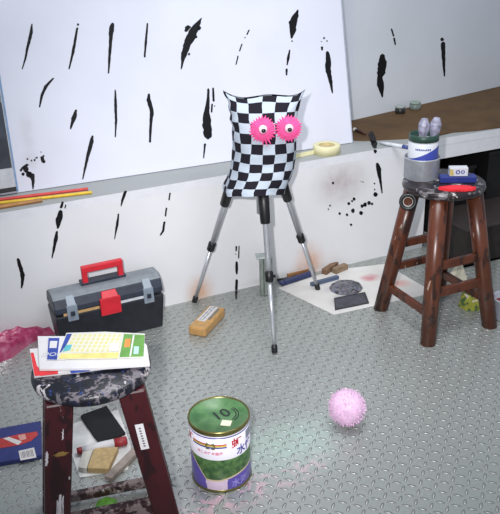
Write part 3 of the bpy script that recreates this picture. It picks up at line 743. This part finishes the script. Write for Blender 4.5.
# black tape ring hung on the left leg
rcen = onplane(408, 201.5, Vector((1.845, 2.495, 0)), Vector((-.55, -.84, 0)).normalized())
vd = (O-rcen).normalized(); hz = Vector((vd.x, vd.y, 0)).normalized()
axd = (hz*.95+Vector((0, 0, .2))).normalized()
t = thing('black_tape_roll', rcen-Vector((0, 0, .04)), 'black ring of tape hanging at the top of the left leg of the back stool', 'tape')
m = MB(); m.lathe([(.037, -.011), (.037, .011), (.034, .013), (.021, .013), (.021, -.013), (.034, -.013)], rcen, 32, axis=tuple(axd), closed=True); m.build('roll', blk, t)
m = MB(); m.lathe([(.0208, -.011), (.0208, .012), (.0185, .012), (.0185, -.011)], rcen, 32, axis=tuple(axd), closed=True); m.build('core', plain('tape_core_white', (200, 196, 190), .6), t)

# ------------------------------------------------------------------ can of paint
cc = Vector((.718, 1.915, 0)); CRd, CH = .0975, .236
to = Vector((-cc.x, -cc.y, 0)).normalized(); sd = Vector((-to.y, to.x, 0))
can = thing('paint_can', cc, 'round paint can with green lid and printed white and green label on the floor', 'paint can')
lab = N('can_label'); co = lab.coord(); x_, y_, z_ = lab.sep(co)
nz = lab.noise(55, 3); grn = lab.ramp(nz, [(.35, srgb((48, 84, 48))), (.65, srgb((92, 124, 72)))])
gx = lab.n('ShaderNodeVectorMath', operation='DOT_PRODUCT'); lab.l(co, gx.inputs[0]); gx.inputs[1].default_value = tuple(sd)
sx_ = lab.math('DIVIDE', gx.outputs['Value'], CRd)                         # -1 .. 1 across the visible side
lft = lab.math('MULTIPLY', lab.math('MAXIMUM', lab.math('SUBTRACT', -.52, sx_), 0), .17)
rgt = lab.math('MULTIPLY', lab.math('MAXIMUM', lab.math('ADD', sx_, .1), 0), .022)
edge = lab.math('ADD', lab.math('ADD', .044, lft), rgt)
base = lab.mix(lab.math('GREATER_THAN', z_, .128), grn, srgb((226, 222, 232)))
wob = lab.math('MULTIPLY', lab.noise(40, 2), .2)
inw = lab.math('MULTIPLY', lab.math('GREATER_THAN', lab.math('ADD', sx_, wob), -.42), lab.math('LESS_THAN', lab.math('ADD', sx_, wob), .26))
low1 = lab.mix(inw, srgb((98, 84, 176)), srgb((228, 206, 228)))
base = lab.mix(lab.math('LESS_THAN', z_, edge), base, low1)
cream_l = lab.math('MULTIPLY', lab.math('LESS_THAN', z_, lab.math('ADD', edge, .006)), lab.math('GREATER_THAN', z_, edge))
base = lab.mix(cream_l, base, srgb((214, 196, 160)))
lab.color(base); lab.rough(.3, 0, .5)
m = MB(); m.lathe([(CRd*.96, .001), (CRd, .008), (CRd, CH-.016)], cc, 64); m.build('label_wrap', lab.m, can)
rimm = plain('can_rim', (128, 122, 74), .3, .8, var=.1)
m = MB(); m.lathe([(CRd*.93, 0), (CRd*1.01, 0), (CRd*1.022, .004), (CRd*1.01, .008), (CRd, .010), (CRd*.93, .010)], cc, 64, closed=True); m.build('bottom_rim', rimm, can)
m = MB(); m.lathe([(CRd, CH-.018), (CRd*1.02, CH-.014), (CRd*1.03, CH-.006), (CRd*1.02, CH), (CRd*.985, CH), (CRd*.97, CH-.01), (CRd*.97, CH-.018)], cc, 64, closed=True); m.build('top_rim', rimm, can)
lidm = N('can_lid_green'); lidm.color(lidm.ramp(lidm.noise(22, 4), [(.35, srgb((62, 104, 62))), (.7, srgb((96, 136, 88)))])); lidm.rough(.35)
m = MB(); m.lathe([(0, CH-.013), (.0945*.84, CH-.013), (.0945*.87, CH-.008), (.0945*.94, CH-.008), (.0945*.97, CH-.004), (.0945, CH-.0035)][::1], cc, 64, cap=False); lid = m.build('lid', lidm.m, can)
lidz = CH-.0122
m = MB()
vs, fs = text_mesh('10', .062, bold=.0012)
a_ = math.radians(28); e1 = sd*math.cos(a_)+(-to)*math.sin(a_); e2 = Vector((0, 0, 1)).cross(e1)
ctr = cc+sd*.008-to*.012+Vector((0, 0, lidz))
m.add([ctr+e1*v.x+e2*v.y for v in vs], fs)
for rr in (.034, .042):
    c_ = ctr+sd*.012
    for k in range(7):
        a0, a1 = -.9+.26*k, -.9+.26*(k+1)
        def Q(a, r): return c_+sd*math.cos(a)*r-to*math.sin(a)*r
        m.add([Q(a0, rr), Q(a1, rr), Q(a1, rr+.004), Q(a0, rr+.004)], [(0, 1, 2, 3)])
m.build('black_mark', plain('lid_print', (26, 40, 30), .5), lid)
m = MB(); ctr = cc+sd*.022+to*.036+Vector((0, 0, lidz-.0006)); e1 = (sd*.93-to*-.25).normalized(); e2 = Vector((0, 0, 1)).cross(e1)
m.prism([ctr+e1*x+e2*y for x, y in ((-.016, -.013), (.016, -.013), (.016, .015), (-.016, .015))], (0, 0, 1), .001); m.build('sticker', plain('sticker', (222, 212, 190), .6), lid)
def wrap(v, ang, z, r=CRd+.0005):
    a = ang+v.x/CRd; return cc+(to*math.cos(a)+sd*math.sin(a))*r+Vector((0, 0, z+v.y))
def wtext(txt, size, ang, z, mat, name, sxs=1):
    vs, fs = text_mesh(txt, size, bold=size*.022); m = MB(); m.add([wrap(Vector((v.x*sxs, v.y, 0)), ang, z) for v in vs], fs); return m.build(name, mat, can)
def wband(a0, a1, z0, z1, mat, name, r=CRd+.0005, n=16):
    m = MB(); vs = []
    for i in range(n+1):
        a = a0+(a1-a0)*i/n
        for z in (z0, z1): vs.append(wrap(Vector((0, 0, 0)), a, z, r))
    m.add(vs, [(2*i, 2*i+2, 2*i+3, 2*i+1) for i in range(n)], 0, True); return m.build(name, mat, can)
cr = plain('can_red', (206, 40, 58), .4); cb = plain('can_blue', (52, 62, 158), .4); cy = plain('can_yellow', (226, 196, 92), .4); cpk = plain('can_pink', (222, 110, 140), .4)
wband(-1.05, .2, .185, .189, cr, 'red_stripe'); wband(-1.05, .2, .179, .185, cy, 'yellow_stripe'); wband(-1.05, .2, .1735, .1785, cb, 'blue_stripe')
m = MB(); m.add([wrap(Vector((x, y, 0)), -.34, .181, CRd+.001) for x, y in ((-.014, -.012), (.014, -.012), (.017, .0), (.012, .013), (0, .006), (-.012, .013), (-.017, .0))], [(0, 1, 2, 3, 4, 5, 6)]); m.build('crest', plain('can_crest', (110, 110, 40), .4), can)
wtext('虹', .04, .56, .180, cr, 'brand_lettering')
wtext('虹', .04, -1.25, .182, cr, 'brand_lettering')
wtext('水性', .038, .92, .148, cb, 'blue_lettering')
wtext('环保水性木器漆', .0125, -.38, .153, cpk, 'pink_lettering')
wband(-1.6, 1.6, .2105, .2145, cb, 'top_line', n=32)
wtext('水漆', .032, .62, .028, plain('can_lilac', (150, 140, 214), .4), 'lower_lettering')
wband(.98, 1.4, .172, .205, plain('can_grey', (140, 140, 160), .4), 'grey_oval')

# ------------------------------------------------------------------ parcel
p0, p1, p3 = onz(190, 335), onz(205, 339.5), onz(214, 315)
e1 = Vector((.42, .908, 0)).normalized(); 
a = onz(197, 336.5); b = onz(217.5, 314.5); L_ = (b-a).length; e1 = (b-a).normalized(); e2 = Vector((e1.y, -e1.x, 0))
mid = (a+b)/2; PT = math.atan2(e1.y, e1.x)
t = thing('parcel', mid, 'small brown taped parcel brick with a white label on the floor', 'parcel')
bw = plain('parcel_brown', (182, 140, 84), .35, var=.12, scale=40)
m = MB(); m.box(mid+Vector((0, 0, .0225)), (L_, .085, .045), rz(PT)); m.build('wrapped_brick', bw, t, bevel=.010)
m = MB(); m.box(mid+e1*.025-e2*.008+Vector((0, 0, .0455)), (L_*.66, .04, .001), rz(PT)); m.build('label', paper, t)
m = MB()
for i in range(12):
    for j in range(2):
        m.box(mid+e1*(.025-.06+.011*i)+e2*(-.017+.013*j)+Vector((0, 0, .0463)), (.007, .004 if (i+j) % 3 else .008, .0003), rz(PT))
m.build('label_print', plain('print_grey', (90, 92, 98), .6), t)
m = MB(); m.box(mid+e1*.03+e2*.02+Vector((0, 0, .0455)), (L_*.5, .012, .001), rz(PT)); m.build('grey_tape', plain('tape_grey', (120, 116, 106), .5), t)

# ------------------------------------------------------------------ square metal tin behind the tripod
mc_ = onz(269, 296); mc_ = Vector((mc_.x, mc_.y+.03, 0)); A = math.radians(-20)
gm = plain('tin_grey', (132, 140, 134), .35, .5, var=.12)
t = thing('tall_tin', mc_, 'tall narrow grey metal tin standing behind the tripod by the wall', 'tin')
m = MB(); m.box(mc_+Vector((0, 0, .1)), (.06, .05, .2), rz(A)); m.build('body', gm, t, bevel=.003)
m = MB(); m.box(mc_+Vector((-.008, 0, .2035)), (.078, .058, .007), rz(A)); m.build('top_plate', plain('tin_pale', (178, 186, 184), .35, .3), t, bevel=.001)
m = MB(); m.box(mc_+Vector((0, 0, .1))+rz(A) @ Vector((-.012, -.0252, 0)), (.006, .004, .19), rz(A)); m.build('seam', plain('tin_dark', (84, 92, 88), .4, .4), t)

# ------------------------------------------------------------------ sheet of paper with palette things
sh = [onz(266, 279), onz(283, 277), onz(334, 315), onz(430, 290.5), onz(416, 262)]
sh = [Vector((1.50, 3.06, 0)), Vector((1.602, 2.692, 0)), Vector((2.14, 2.66, 0)), Vector((2.12, 3.05, 0)), Vector((1.85, 3.11, 0))]
ms = N('stained_sheet'); o_ = ms.ramp(ms.noise(5), [(.3, srgb((204, 200, 196))), (.7, srgb((222, 220, 216)))])
for (x, y), rad, cl in (((370, 278), .07, (196, 120, 130)), ((349, 300), .12, (120, 116, 120)), ((345, 288), .1, (150, 144, 148)), ((400, 284), .07, (206, 150, 140)), ((330, 290), .06, (190, 186, 190)), ((420, 275), .06, (200, 170, 140))):
    pp_ = onz(x, y); o_ = ms.mix(ms.math('MULTIPLY', ms.spot(ms.coord(), (pp_.x, pp_.y, 0), (rad, rad*.8, 1), .8), ms.math('MULTIPLY', ms.noise(22, 4), 1.5, clamp=True)), o_, srgb(cl))
ms.color(o_); ms.rough(.7)
m = MB(); m.prism([v+Vector((0, 0, .0006)) for v in sh], (0, 0, 1), .0014); tag(m.build('paper_sheet', ms.m), 'large white paint-stained paper sheet spread on the floor under the back stool', 'paper')
Zs = .0022
def fpx(x, y, z=Zs): return onz(x, y, z)
m = MB(); tr = [fpx(334, 299), fpx(335, 310.5), fpx(369, 303.5), fpx(365, 293)]
t = thing('palette_tray', sum(tr, Vector())/4-Vector((0, 0, .0)), 'flat charcoal grey tray at the front corner of the stained sheet', 'tray')
m.prism(tr, (0, 0, 1), .004); trm = plain('tray_dark', (66, 66, 74), .6, var=.25, scale=30); m.build('tray_base', trm, t, bevel=.001)
cnt = sum(tr, Vector())/4
m = MB(); k = 4
for i in range(4):
    a, b = tr[i], tr[(i+1) % 4]; m.prism([a, b, cnt.lerp(b, .93), cnt.lerp(a, .93)], (0, 0, 1), .006)
m.build('tray_lip', plain('tray_lip_dark', (46, 46, 52), .6), t)
mpal = splat('palette_paint', (92, 92, 98), [((118, 118, 124), 30, .5), ((76, 78, 110), 34, .6), ((140, 100, 100), 40, .64), ((56, 56, 62), 30, .56)], .5)
ol = [fpx(346+17*math.cos(a), 288+7.5*math.sin(a)) for a in [2*PI*k/12 for k in range(12)]]
tag(crumple('palette_rag', ol, .022, mpal, 7.7, z0=Zs), 'oval grey paint-mottled rag lying behind the charcoal tray', 'rag')
def rod(name, a, b, r, mat, label, cat, flatw=None, z=None, group='tools on the paper sheet', head=None):
    z = z or Zs+r+.0004
    p, q = fpx(*a, z), fpx(*b, z); mid = (p+q)/2; t = thing(name, Vector((mid.x, mid.y, z-r)), label, cat, group); d = (q-p).normalized(); u = Vector((-d.y, d.x, 0))
    m = MB(); L = (q-p).length
    if flatw: m.box(mid, (L, flatw, r*2), rz(math.atan2(d.y, d.x)))
    else: m.tube([p, p.lerp(q, .5), q], [r*.8, r, r*.9], 10)
    m.build('handle', mat, t, bevel=.001 if flatw else 0)
    if head:
        hm, hw, hl = head
        m = MB(); m.prism([q-u*hw*.4-Vector((0, 0, r*.7)), q+d*hl-u*hw-Vector((0, 0, r*.7)), q+d*hl+u*hw-Vector((0, 0, r*.7)), q+u*hw*.4-Vector((0, 0, r*.7))], (0, 0, 1), r*1.4); m.build('head', hm, t)
    return t
rod('wooden_batten', (287, 276), (331, 262.5), .012, plain('batten_brown', (146, 104, 66), .6), 'brown wooden batten lying nearest the wall on the sheet', 'stick', .03)
rod('scraper', (313, 272.5), (284, 282.5), .010, plain('tool_navy', (44, 54, 96), .4), 'dark blue handled scraper between the tripod legs', 'tool', .024, head=(plain('tool_navy', (44, 54, 96)), .02, .02))
rod('paint_roller_handle', (311, 284.5), (338, 277), .009, plain('tool_steelblue', (78, 92, 116), .4), 'grey blue tool handle beside the right tripod foot', 'tool', .02)
rod('thin_brush', (277, 280), (311, 273), .006, plain('brush_black', (40, 38, 42), .4), 'thin black brush handle in front of the wooden batten', 'brush')
for i, (a, b, l) in enumerate((((324, 272), (336, 264), 'brown wood scrap leaning on the batten end near the wall'), ((334, 271), (346, 266), 'brown wood scrap farthest right of the tools on the sheet'))):
    rod('wood_scrap', a, b, .014, plain('scrap_brown%d' % i, ((124, 96, 74), (138, 116, 92))[i], .7, var=.25), l, 'wood scrap', .03)

# ------------------------------------------------------------------ pompom
pc = onz(347, 408, .07); pc.z = .073
m = MB(); NL, NM, PR = 18, 30, .0625
rnd = random.Random(5); vs = []; 
for i in range(NL+1):
    th = PI*i/NL
    for k in range(NM):
        a = 2*PI*k/NM; r = PR*(1+.04*noise.noise(Vector((math.cos(a)*3, math.sin(a)*3, th*3))))
        vs.append(pc+Vector((r*math.sin(th)*math.cos(a), r*math.sin(th)*math.sin(a), r*math.cos(th))))
m.add(vs, [(i*NM+k, (i+1)*NM+k, (i+1)*NM+(k+1) % NM, i*NM+(k+1) % NM) for i in range(NL) for k in range(NM)], 0, True)
for k in range(900):
    z = rnd.uniform(-.95, 1); a = rnd.uniform(0, 2*PI); s_ = math.sqrt(1-z*z); d = Vector((s_*math.cos(a), s_*math.sin(a), z))
    u, w = frame(d); L = rnd.uniform(.005, .0125); b0 = pc+d*PR*.97; tip = pc+d*(PR+L)
    m.add([b0+u*.0016, b0-u*.0008+w*.0014, b0-u*.0008-w*.0014, tip], [(0, 1, 3), (1, 2, 3), (2, 0, 3)])
tag(m.build('pompom', plain('pompom_pink', (226, 190, 218), .95, var=.08, scale=40, spec=.1)), 'fluffy pale pink pompom with spiky fringe lying on the floor right of the can', 'pompom')

# ------------------------------------------------------------------ litter under and beside the front stool
px = [(-14, 435), (41.5, 424.5), (42.5, 459), (-14, 469)]
t = thing('blue_packet', base_of(px, 0), 'dark blue flat packet with a red picture on the floor left of the near stool', 'packet')
flat('carton', px, .001, .018, plain('packet_blue', (38, 48, 108), .4), t, bevel=.002)
zz = .0195
def shift(pts): return [(x, y-7) for x, y in pts]
flat('red_picture', [(-10, 441), (20, 434), (37, 431.5), (38, 435), (31, 441), (20, 445), (-10, 450)], zz, .0004, plain('packet_red', (176, 52, 50), .4), t)
flat('white_swoosh', [(3, 438.5), (9, 437), (22, 441.5), (18, 445)], zz+.0005, .0004, plain('packet_white', (206, 200, 196), .5), t)
flat('pale_patch', [(18, 435.5), (25, 434), (26.5, 439), (20, 440.5)], zz+.0005, .0004, plain('packet_peach', (208, 150, 140), .5), t)
flat('barcode_label', [(18.5, 451), (34, 447.5), (36.5, 457.5), (20.5, 460.5)], zz, .0004, plain('packet_white', (206, 200, 196), .5), t)
m = MB()
for i in range(9):
    f0, f1 = .1+.09*i, .1+.09*i+(.05 if i % 3 else .03)
    a, b, c, d = onz(18.5, 451, zz+.001), onz(34, 447.5, zz+.001), onz(36.5, 457.5, zz+.001), onz(20.5, 460.5, zz+.001)
    m.add([a.lerp(b, f0).lerp(d.lerp(c, f0), .15), a.lerp(b, f1).lerp(d.lerp(c, f1), .15), a.lerp(b, f1).lerp(d.lerp(c, f1), .8), a.lerp(b, f0).lerp(d.lerp(c, f0), .8)], [(0, 1, 2, 3)])
m.build('barcode', plain('bar_grey', (120, 118, 126), .6), t)
px = [(76, 416), (112, 404), (124, 446), (76, 452)]
tag(flat('newsprint', [(73, 424), (118, 410), (131, 446), (128, 470), (80, 478), (70, 450)], .001, .002, plain('newsprint', (204, 203, 201), .7, var=.16, scale=12)), 'crumpled grey newspaper lying under the litter beneath the near stool', 'paper')
tag(flat('black_cloth', [(80.5, 418), (84, 416), (104, 409), (107, 407.5), (108.5, 410), (126, 435), (117, 439), (99, 444.5), (93, 437)], .0035, .012, plain('cloth_black', (15, 15, 18), .9, var=.2), bevel=.004), 'black square cloth lying under the near stool', 'cloth')
p, q = onz(77, 451.5, .02), onz(127, 440.5, .02)
t = thing('rolled_tube', (p+q)/2-Vector((0, 0, .0165)), 'white paper roll with red ends under the near stool', 'roll')
m = MB(); m.tube([p.lerp(q, .1), p.lerp(q, .5), p.lerp(q, .74)], [.013, .016, .016], 16); m.build('white_roll', paper, t)
m = MB(); m.tube([p.lerp(q, .74), p.lerp(q, .98), q], [.0165, .0165, .012], 16); m.build('red_end', plain('roll_red', (142, 40, 44), .5), t)
m = MB(); m.tube([p, p.lerp(q, .1)], [.012, .0135], 16); m.build('red_end', plain('roll_red', (142, 40, 44), .5), t)
c = onz(103, 463, .0035); c.z = .0035
t = thing('sanding_block', c, 'tan sanding block with a pale end on the litter under the near stool', 'block')
flat('tan_part', [(95, 452.5), (119, 452), (109, 474), (88, 473)], .0035, .022, plain('block_tan', (172, 148, 104), .8, var=.15, scale=60), t, bevel=.002)
flat('pale_part', [(84, 453), (94.2, 452.5), (87.2, 473), (79, 472)], .0035, .020, plain('block_pale', (190, 186, 176), .7), t, bevel=.002)
p, q = onz(108, 478, .016), onz(140, 446, .016)
m = MB(); d = q-p; m.box((p+q)/2+Vector((0, 0, -.004)), (d.length, .03, .018), rz(math.atan2(d.y, d.x)))
tag(m.build('wooden_lath', plain('slat_grey', (136, 124, 116), .8, var=.25, scale=30), bevel=.002), 'grey weathered wooden slat slanting across the litter under the near stool', 'slat')
ol = [onz(x, y) for x, y in ((92, 516), (97, 503), (107, 498), (117, 501), (122, 510), (121, 522), (100, 525))]
tag(crumple('green_packet', ol, .03, plain('packet_green', (92, 150, 52), .4, var=.25, scale=30), 4.1), 'crumpled bright green packet at the bottom under the near stool', 'packet')
tag(flat('paper_scrap', [(131, 505), (158, 506), (164, 524), (136, 526)], .001, .004, paper), 'white paper scrap at the inner side of the right near stool leg', 'paper')

# ------------------------------------------------------------------ right edge: packet, tub, dark things in the recess
ol = [onz(x, y) for x, y in ((458, 306), (461, 296), (472, 291), (483, 296), (486, 305), (478, 311), (466, 311))]
tag(crumple('yellow_packet', ol, .075, splat('packet_yellow', (150, 152, 54), [((70, 96, 52), 30, .5), ((214, 206, 180), 26, .6)], .4), 9.3), 'crumpled yellow green packet on the floor behind the back stool', 'packet')
c = onz(471, 289); c = Vector((c.x, c.y+.08, 0))
m = MB(); m.add([c+Vector((-.05, 0, .001)), c+Vector((.05, .01, .001)), c+Vector((.05, .06, .001)), c+Vector((-.05, .05, .001)), c+Vector((.004, .02, .13))], [(3, 2, 1, 0), (0, 1, 4), (1, 2, 4), (2, 3, 4), (3, 0, 4)])
tag(m.build('folded_paper', plain('paper_cream', (206, 200, 180), .7)), 'small pale folded paper peak behind the yellow green packet', 'paper')
c = onz(506, 318); c.z = 0
t = thing('plastic_tub', c, 'round white plastic tub cut off by the right edge of the photo', 'tub')
m = MB(); m.lathe([(0, .001), (.05, 0), (.056, .01), (.066, .1), (.07, .105), (.066, .108), (.062, .1), (.052, .012), (0, .01)], c, 36); m.build('body', plain('tub_white', (170, 176, 186), .35, var=.05), t)
m = MB(); m.lathe([(0, .011), (.055, .014), (.0595, .075), (0, .075)], c, 36); m.build('red_contents', plain('tub_red', (150, 40, 48), .5), t)
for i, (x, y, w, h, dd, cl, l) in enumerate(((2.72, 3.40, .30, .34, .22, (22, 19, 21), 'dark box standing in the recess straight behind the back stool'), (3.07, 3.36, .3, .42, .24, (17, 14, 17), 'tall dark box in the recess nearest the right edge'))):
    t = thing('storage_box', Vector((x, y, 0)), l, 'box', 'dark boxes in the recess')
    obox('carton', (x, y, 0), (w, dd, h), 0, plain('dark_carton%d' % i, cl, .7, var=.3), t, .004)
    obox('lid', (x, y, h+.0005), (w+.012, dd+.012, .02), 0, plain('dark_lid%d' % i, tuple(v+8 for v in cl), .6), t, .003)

ct = Vector((2.70, 2.97, 0))
t = thing('storage_crate', ct, 'low dark brown crate on the floor behind the back stool before the recess', 'crate')
m = MB(); m.box(ct+Vector((0, 0, .006)), (.5, .3, .012))
for sx, sy, dx, dy in ((0, -.144, .5, .012), (0, .144, .5, .012), (-.244, 0, .012, .276), (.244, 0, .012, .276)): m.box(ct+Vector((sx, sy, .1)), (dx, dy, .2))
m.build('shell', plain('crate_dark', (34, 26, 24), .7, var=.3), t)
m = MB(); m.box(ct+Vector((0, 0, .206)), (.515, .315, .011)); m.build('rim', plain('crate_rim', (48, 40, 38), .6), t, bevel=.002)

# leg sticker on the near stool's right front leg
for o in COL.objects:
    if o.type == 'MESH' and o.name.startswith('leg') and o.parent and o.parent.get('label', '').startswith('dark red'):
        o['_'] = 1
near = [o for o in COL.objects if o.type == 'MESH' and '_' in o]
if near:
    rl = near[1]; 
    for o in near: del o['_']
    e = stool_dir = rz(math.radians(-9.8)); fn = e @ Vector((0, -1, 0)); rx = e @ Vector((1, 0, 0))
    a = Vector((FC.x, FC.y, 0))+e @ Vector((.092, -.092, .57)); b = Vector((FC.x, FC.y, 0))+e @ Vector((.175, -.175, 0))
    ax_ = (a-b).normalized(); nn_ = rx.cross(ax_).normalized()
    if nn_.dot(fn) < 0: nn_ = -nn_
    def LP(u, h, lift): 
        pz = b.lerp(a, h/.57); w = .032+(.037-.032)*h/.57
        return pz+rx*u+fn*(w*.75+.0002)+nn_*lift
    m = MB(); m.prism([LP(-.018, .40, 0), LP(.004, .40, 0), LP(.006, .475, 0), LP(-.016, .475, 0)], nn_, .001); s1 = m.build('sticker', paper, rl)
    m = MB(); 
    for i in range(8): m.prism([LP(-.009, .408+.0075*i, .0012), LP(-.003, .408+.0075*i, .0012), LP(-.003, .412+.0075*i, .0012), LP(-.009, .412+.0075*i, .0012)], nn_, .0003)
    m.build('sticker_print', plain('print_grey', (90, 92, 98), .6), rl)
    # dried paint on the left front leg
    ll = near[0]
    a = Vector((FC.x, FC.y, 0))+e @ Vector((-.092, -.092, .57)); b = Vector((FC.x, FC.y, 0))+e @ Vector((-.175, -.175, 0))
    ax_ = (a-b).normalized(); nn_ = rx.cross(ax_).normalized()
    if nn_.dot(fn) < 0: nn_ = -nn_
    dw = plain('dried_white', (196, 190, 192), .5, var=.15); dy_ = plain('dried_ochre', (134, 104, 52), .5)
    rd = random.Random(12)
    def drip(u, h0, h1, w, mt):
        m = MB(); n_ = 9; L, R = [], []
        for i in range(n_+1):
            h = h0+(h1-h0)*i/n_; k = w*(.35+.65*math.sin(PI*min(1, .15+.85*i/n_)))*rd.uniform(.6, 1.3); c_ = u+rd.uniform(-.0015, .0015)
            L.append(LP(c_-k, h, .0002)); R.append(LP(c_+k, h, .0002))
        k = n_+1; up = nn_*.0009; vs = L+R+[p+up for p in L]+[p+up for p in R]
        fs = [(i, i+1, k+i+1, k+i) for i in range(n_)]+[(2*k+i, 2*k+i+1, 3*k+i+1, 3*k+i) for i in range(n_)]
        fs += [(i, i+1, 2*k+i+1, 2*k+i) for i in range(n_)]+[(k+i, k+i+1, 3*k+i+1, 3*k+i) for i in range(n_)]+[(0, k, 3*k, 2*k), (n_, k+n_, 3*k+n_, 2*k+n_)]
        m.add(vs, fs); m.build('paint_drip', mt, ll)
    drip(-.002, .10, .30, .006, dw); drip(.013, .12, .31, .005, dw); drip(.006, .235, .315, .007, dw); drip(.003, .06, .13, .003, dw)
    drip(-.016, .21, .245, .003, dw); drip(.010, .47, .50, .002, dw); drip(-.030, .405, .445, .004, dw); drip(.006, .425, .437, .016, dy_)

# ------------------------------------------------------------------ light
w = bpy.data.worlds.new('world'); S.world = w; w.use_nodes = True
bg = w.node_tree.nodes['Background']; bg.inputs[0].default_value = (.80, .87, 1, 1); bg.inputs[1].default_value = .42
def lamp(name, ty, loc, tgt, energy, col=(1, 1, 1), **kw):
    d = bpy.data.lights.new(name, ty); d.energy = energy; d.color = col
    for k, v in kw.items(): setattr(d, k, v)
    o = bpy.data.objects.new(name, d); COL.objects.link(o); o.location = loc
    o.rotation_euler = (Vector(tgt)-Vector(loc)).to_track_quat('-Z', 'Y').to_euler(); return o
fl_at = O-CR*.14+CU*.09
lamp('camera_flash', 'SPOT', fl_at, onz(280, 258, .3), 285, (1, .985, 1), spot_size=math.radians(52), spot_blend=1.0, shadow_soft_size=.025)
lamp('ceiling_lamp', 'AREA', (1.3, 2.0, 2.9), (1.5, 3.0, .4), 44, (.95, .98, 1), size=1.2)
S.view_settings.view_transform = 'Standard'; S.view_settings.look = 'None'; S.view_settings.gamma = 1; S.view_settings.use_curve_mapping = False
S.view_settings.exposure = .12
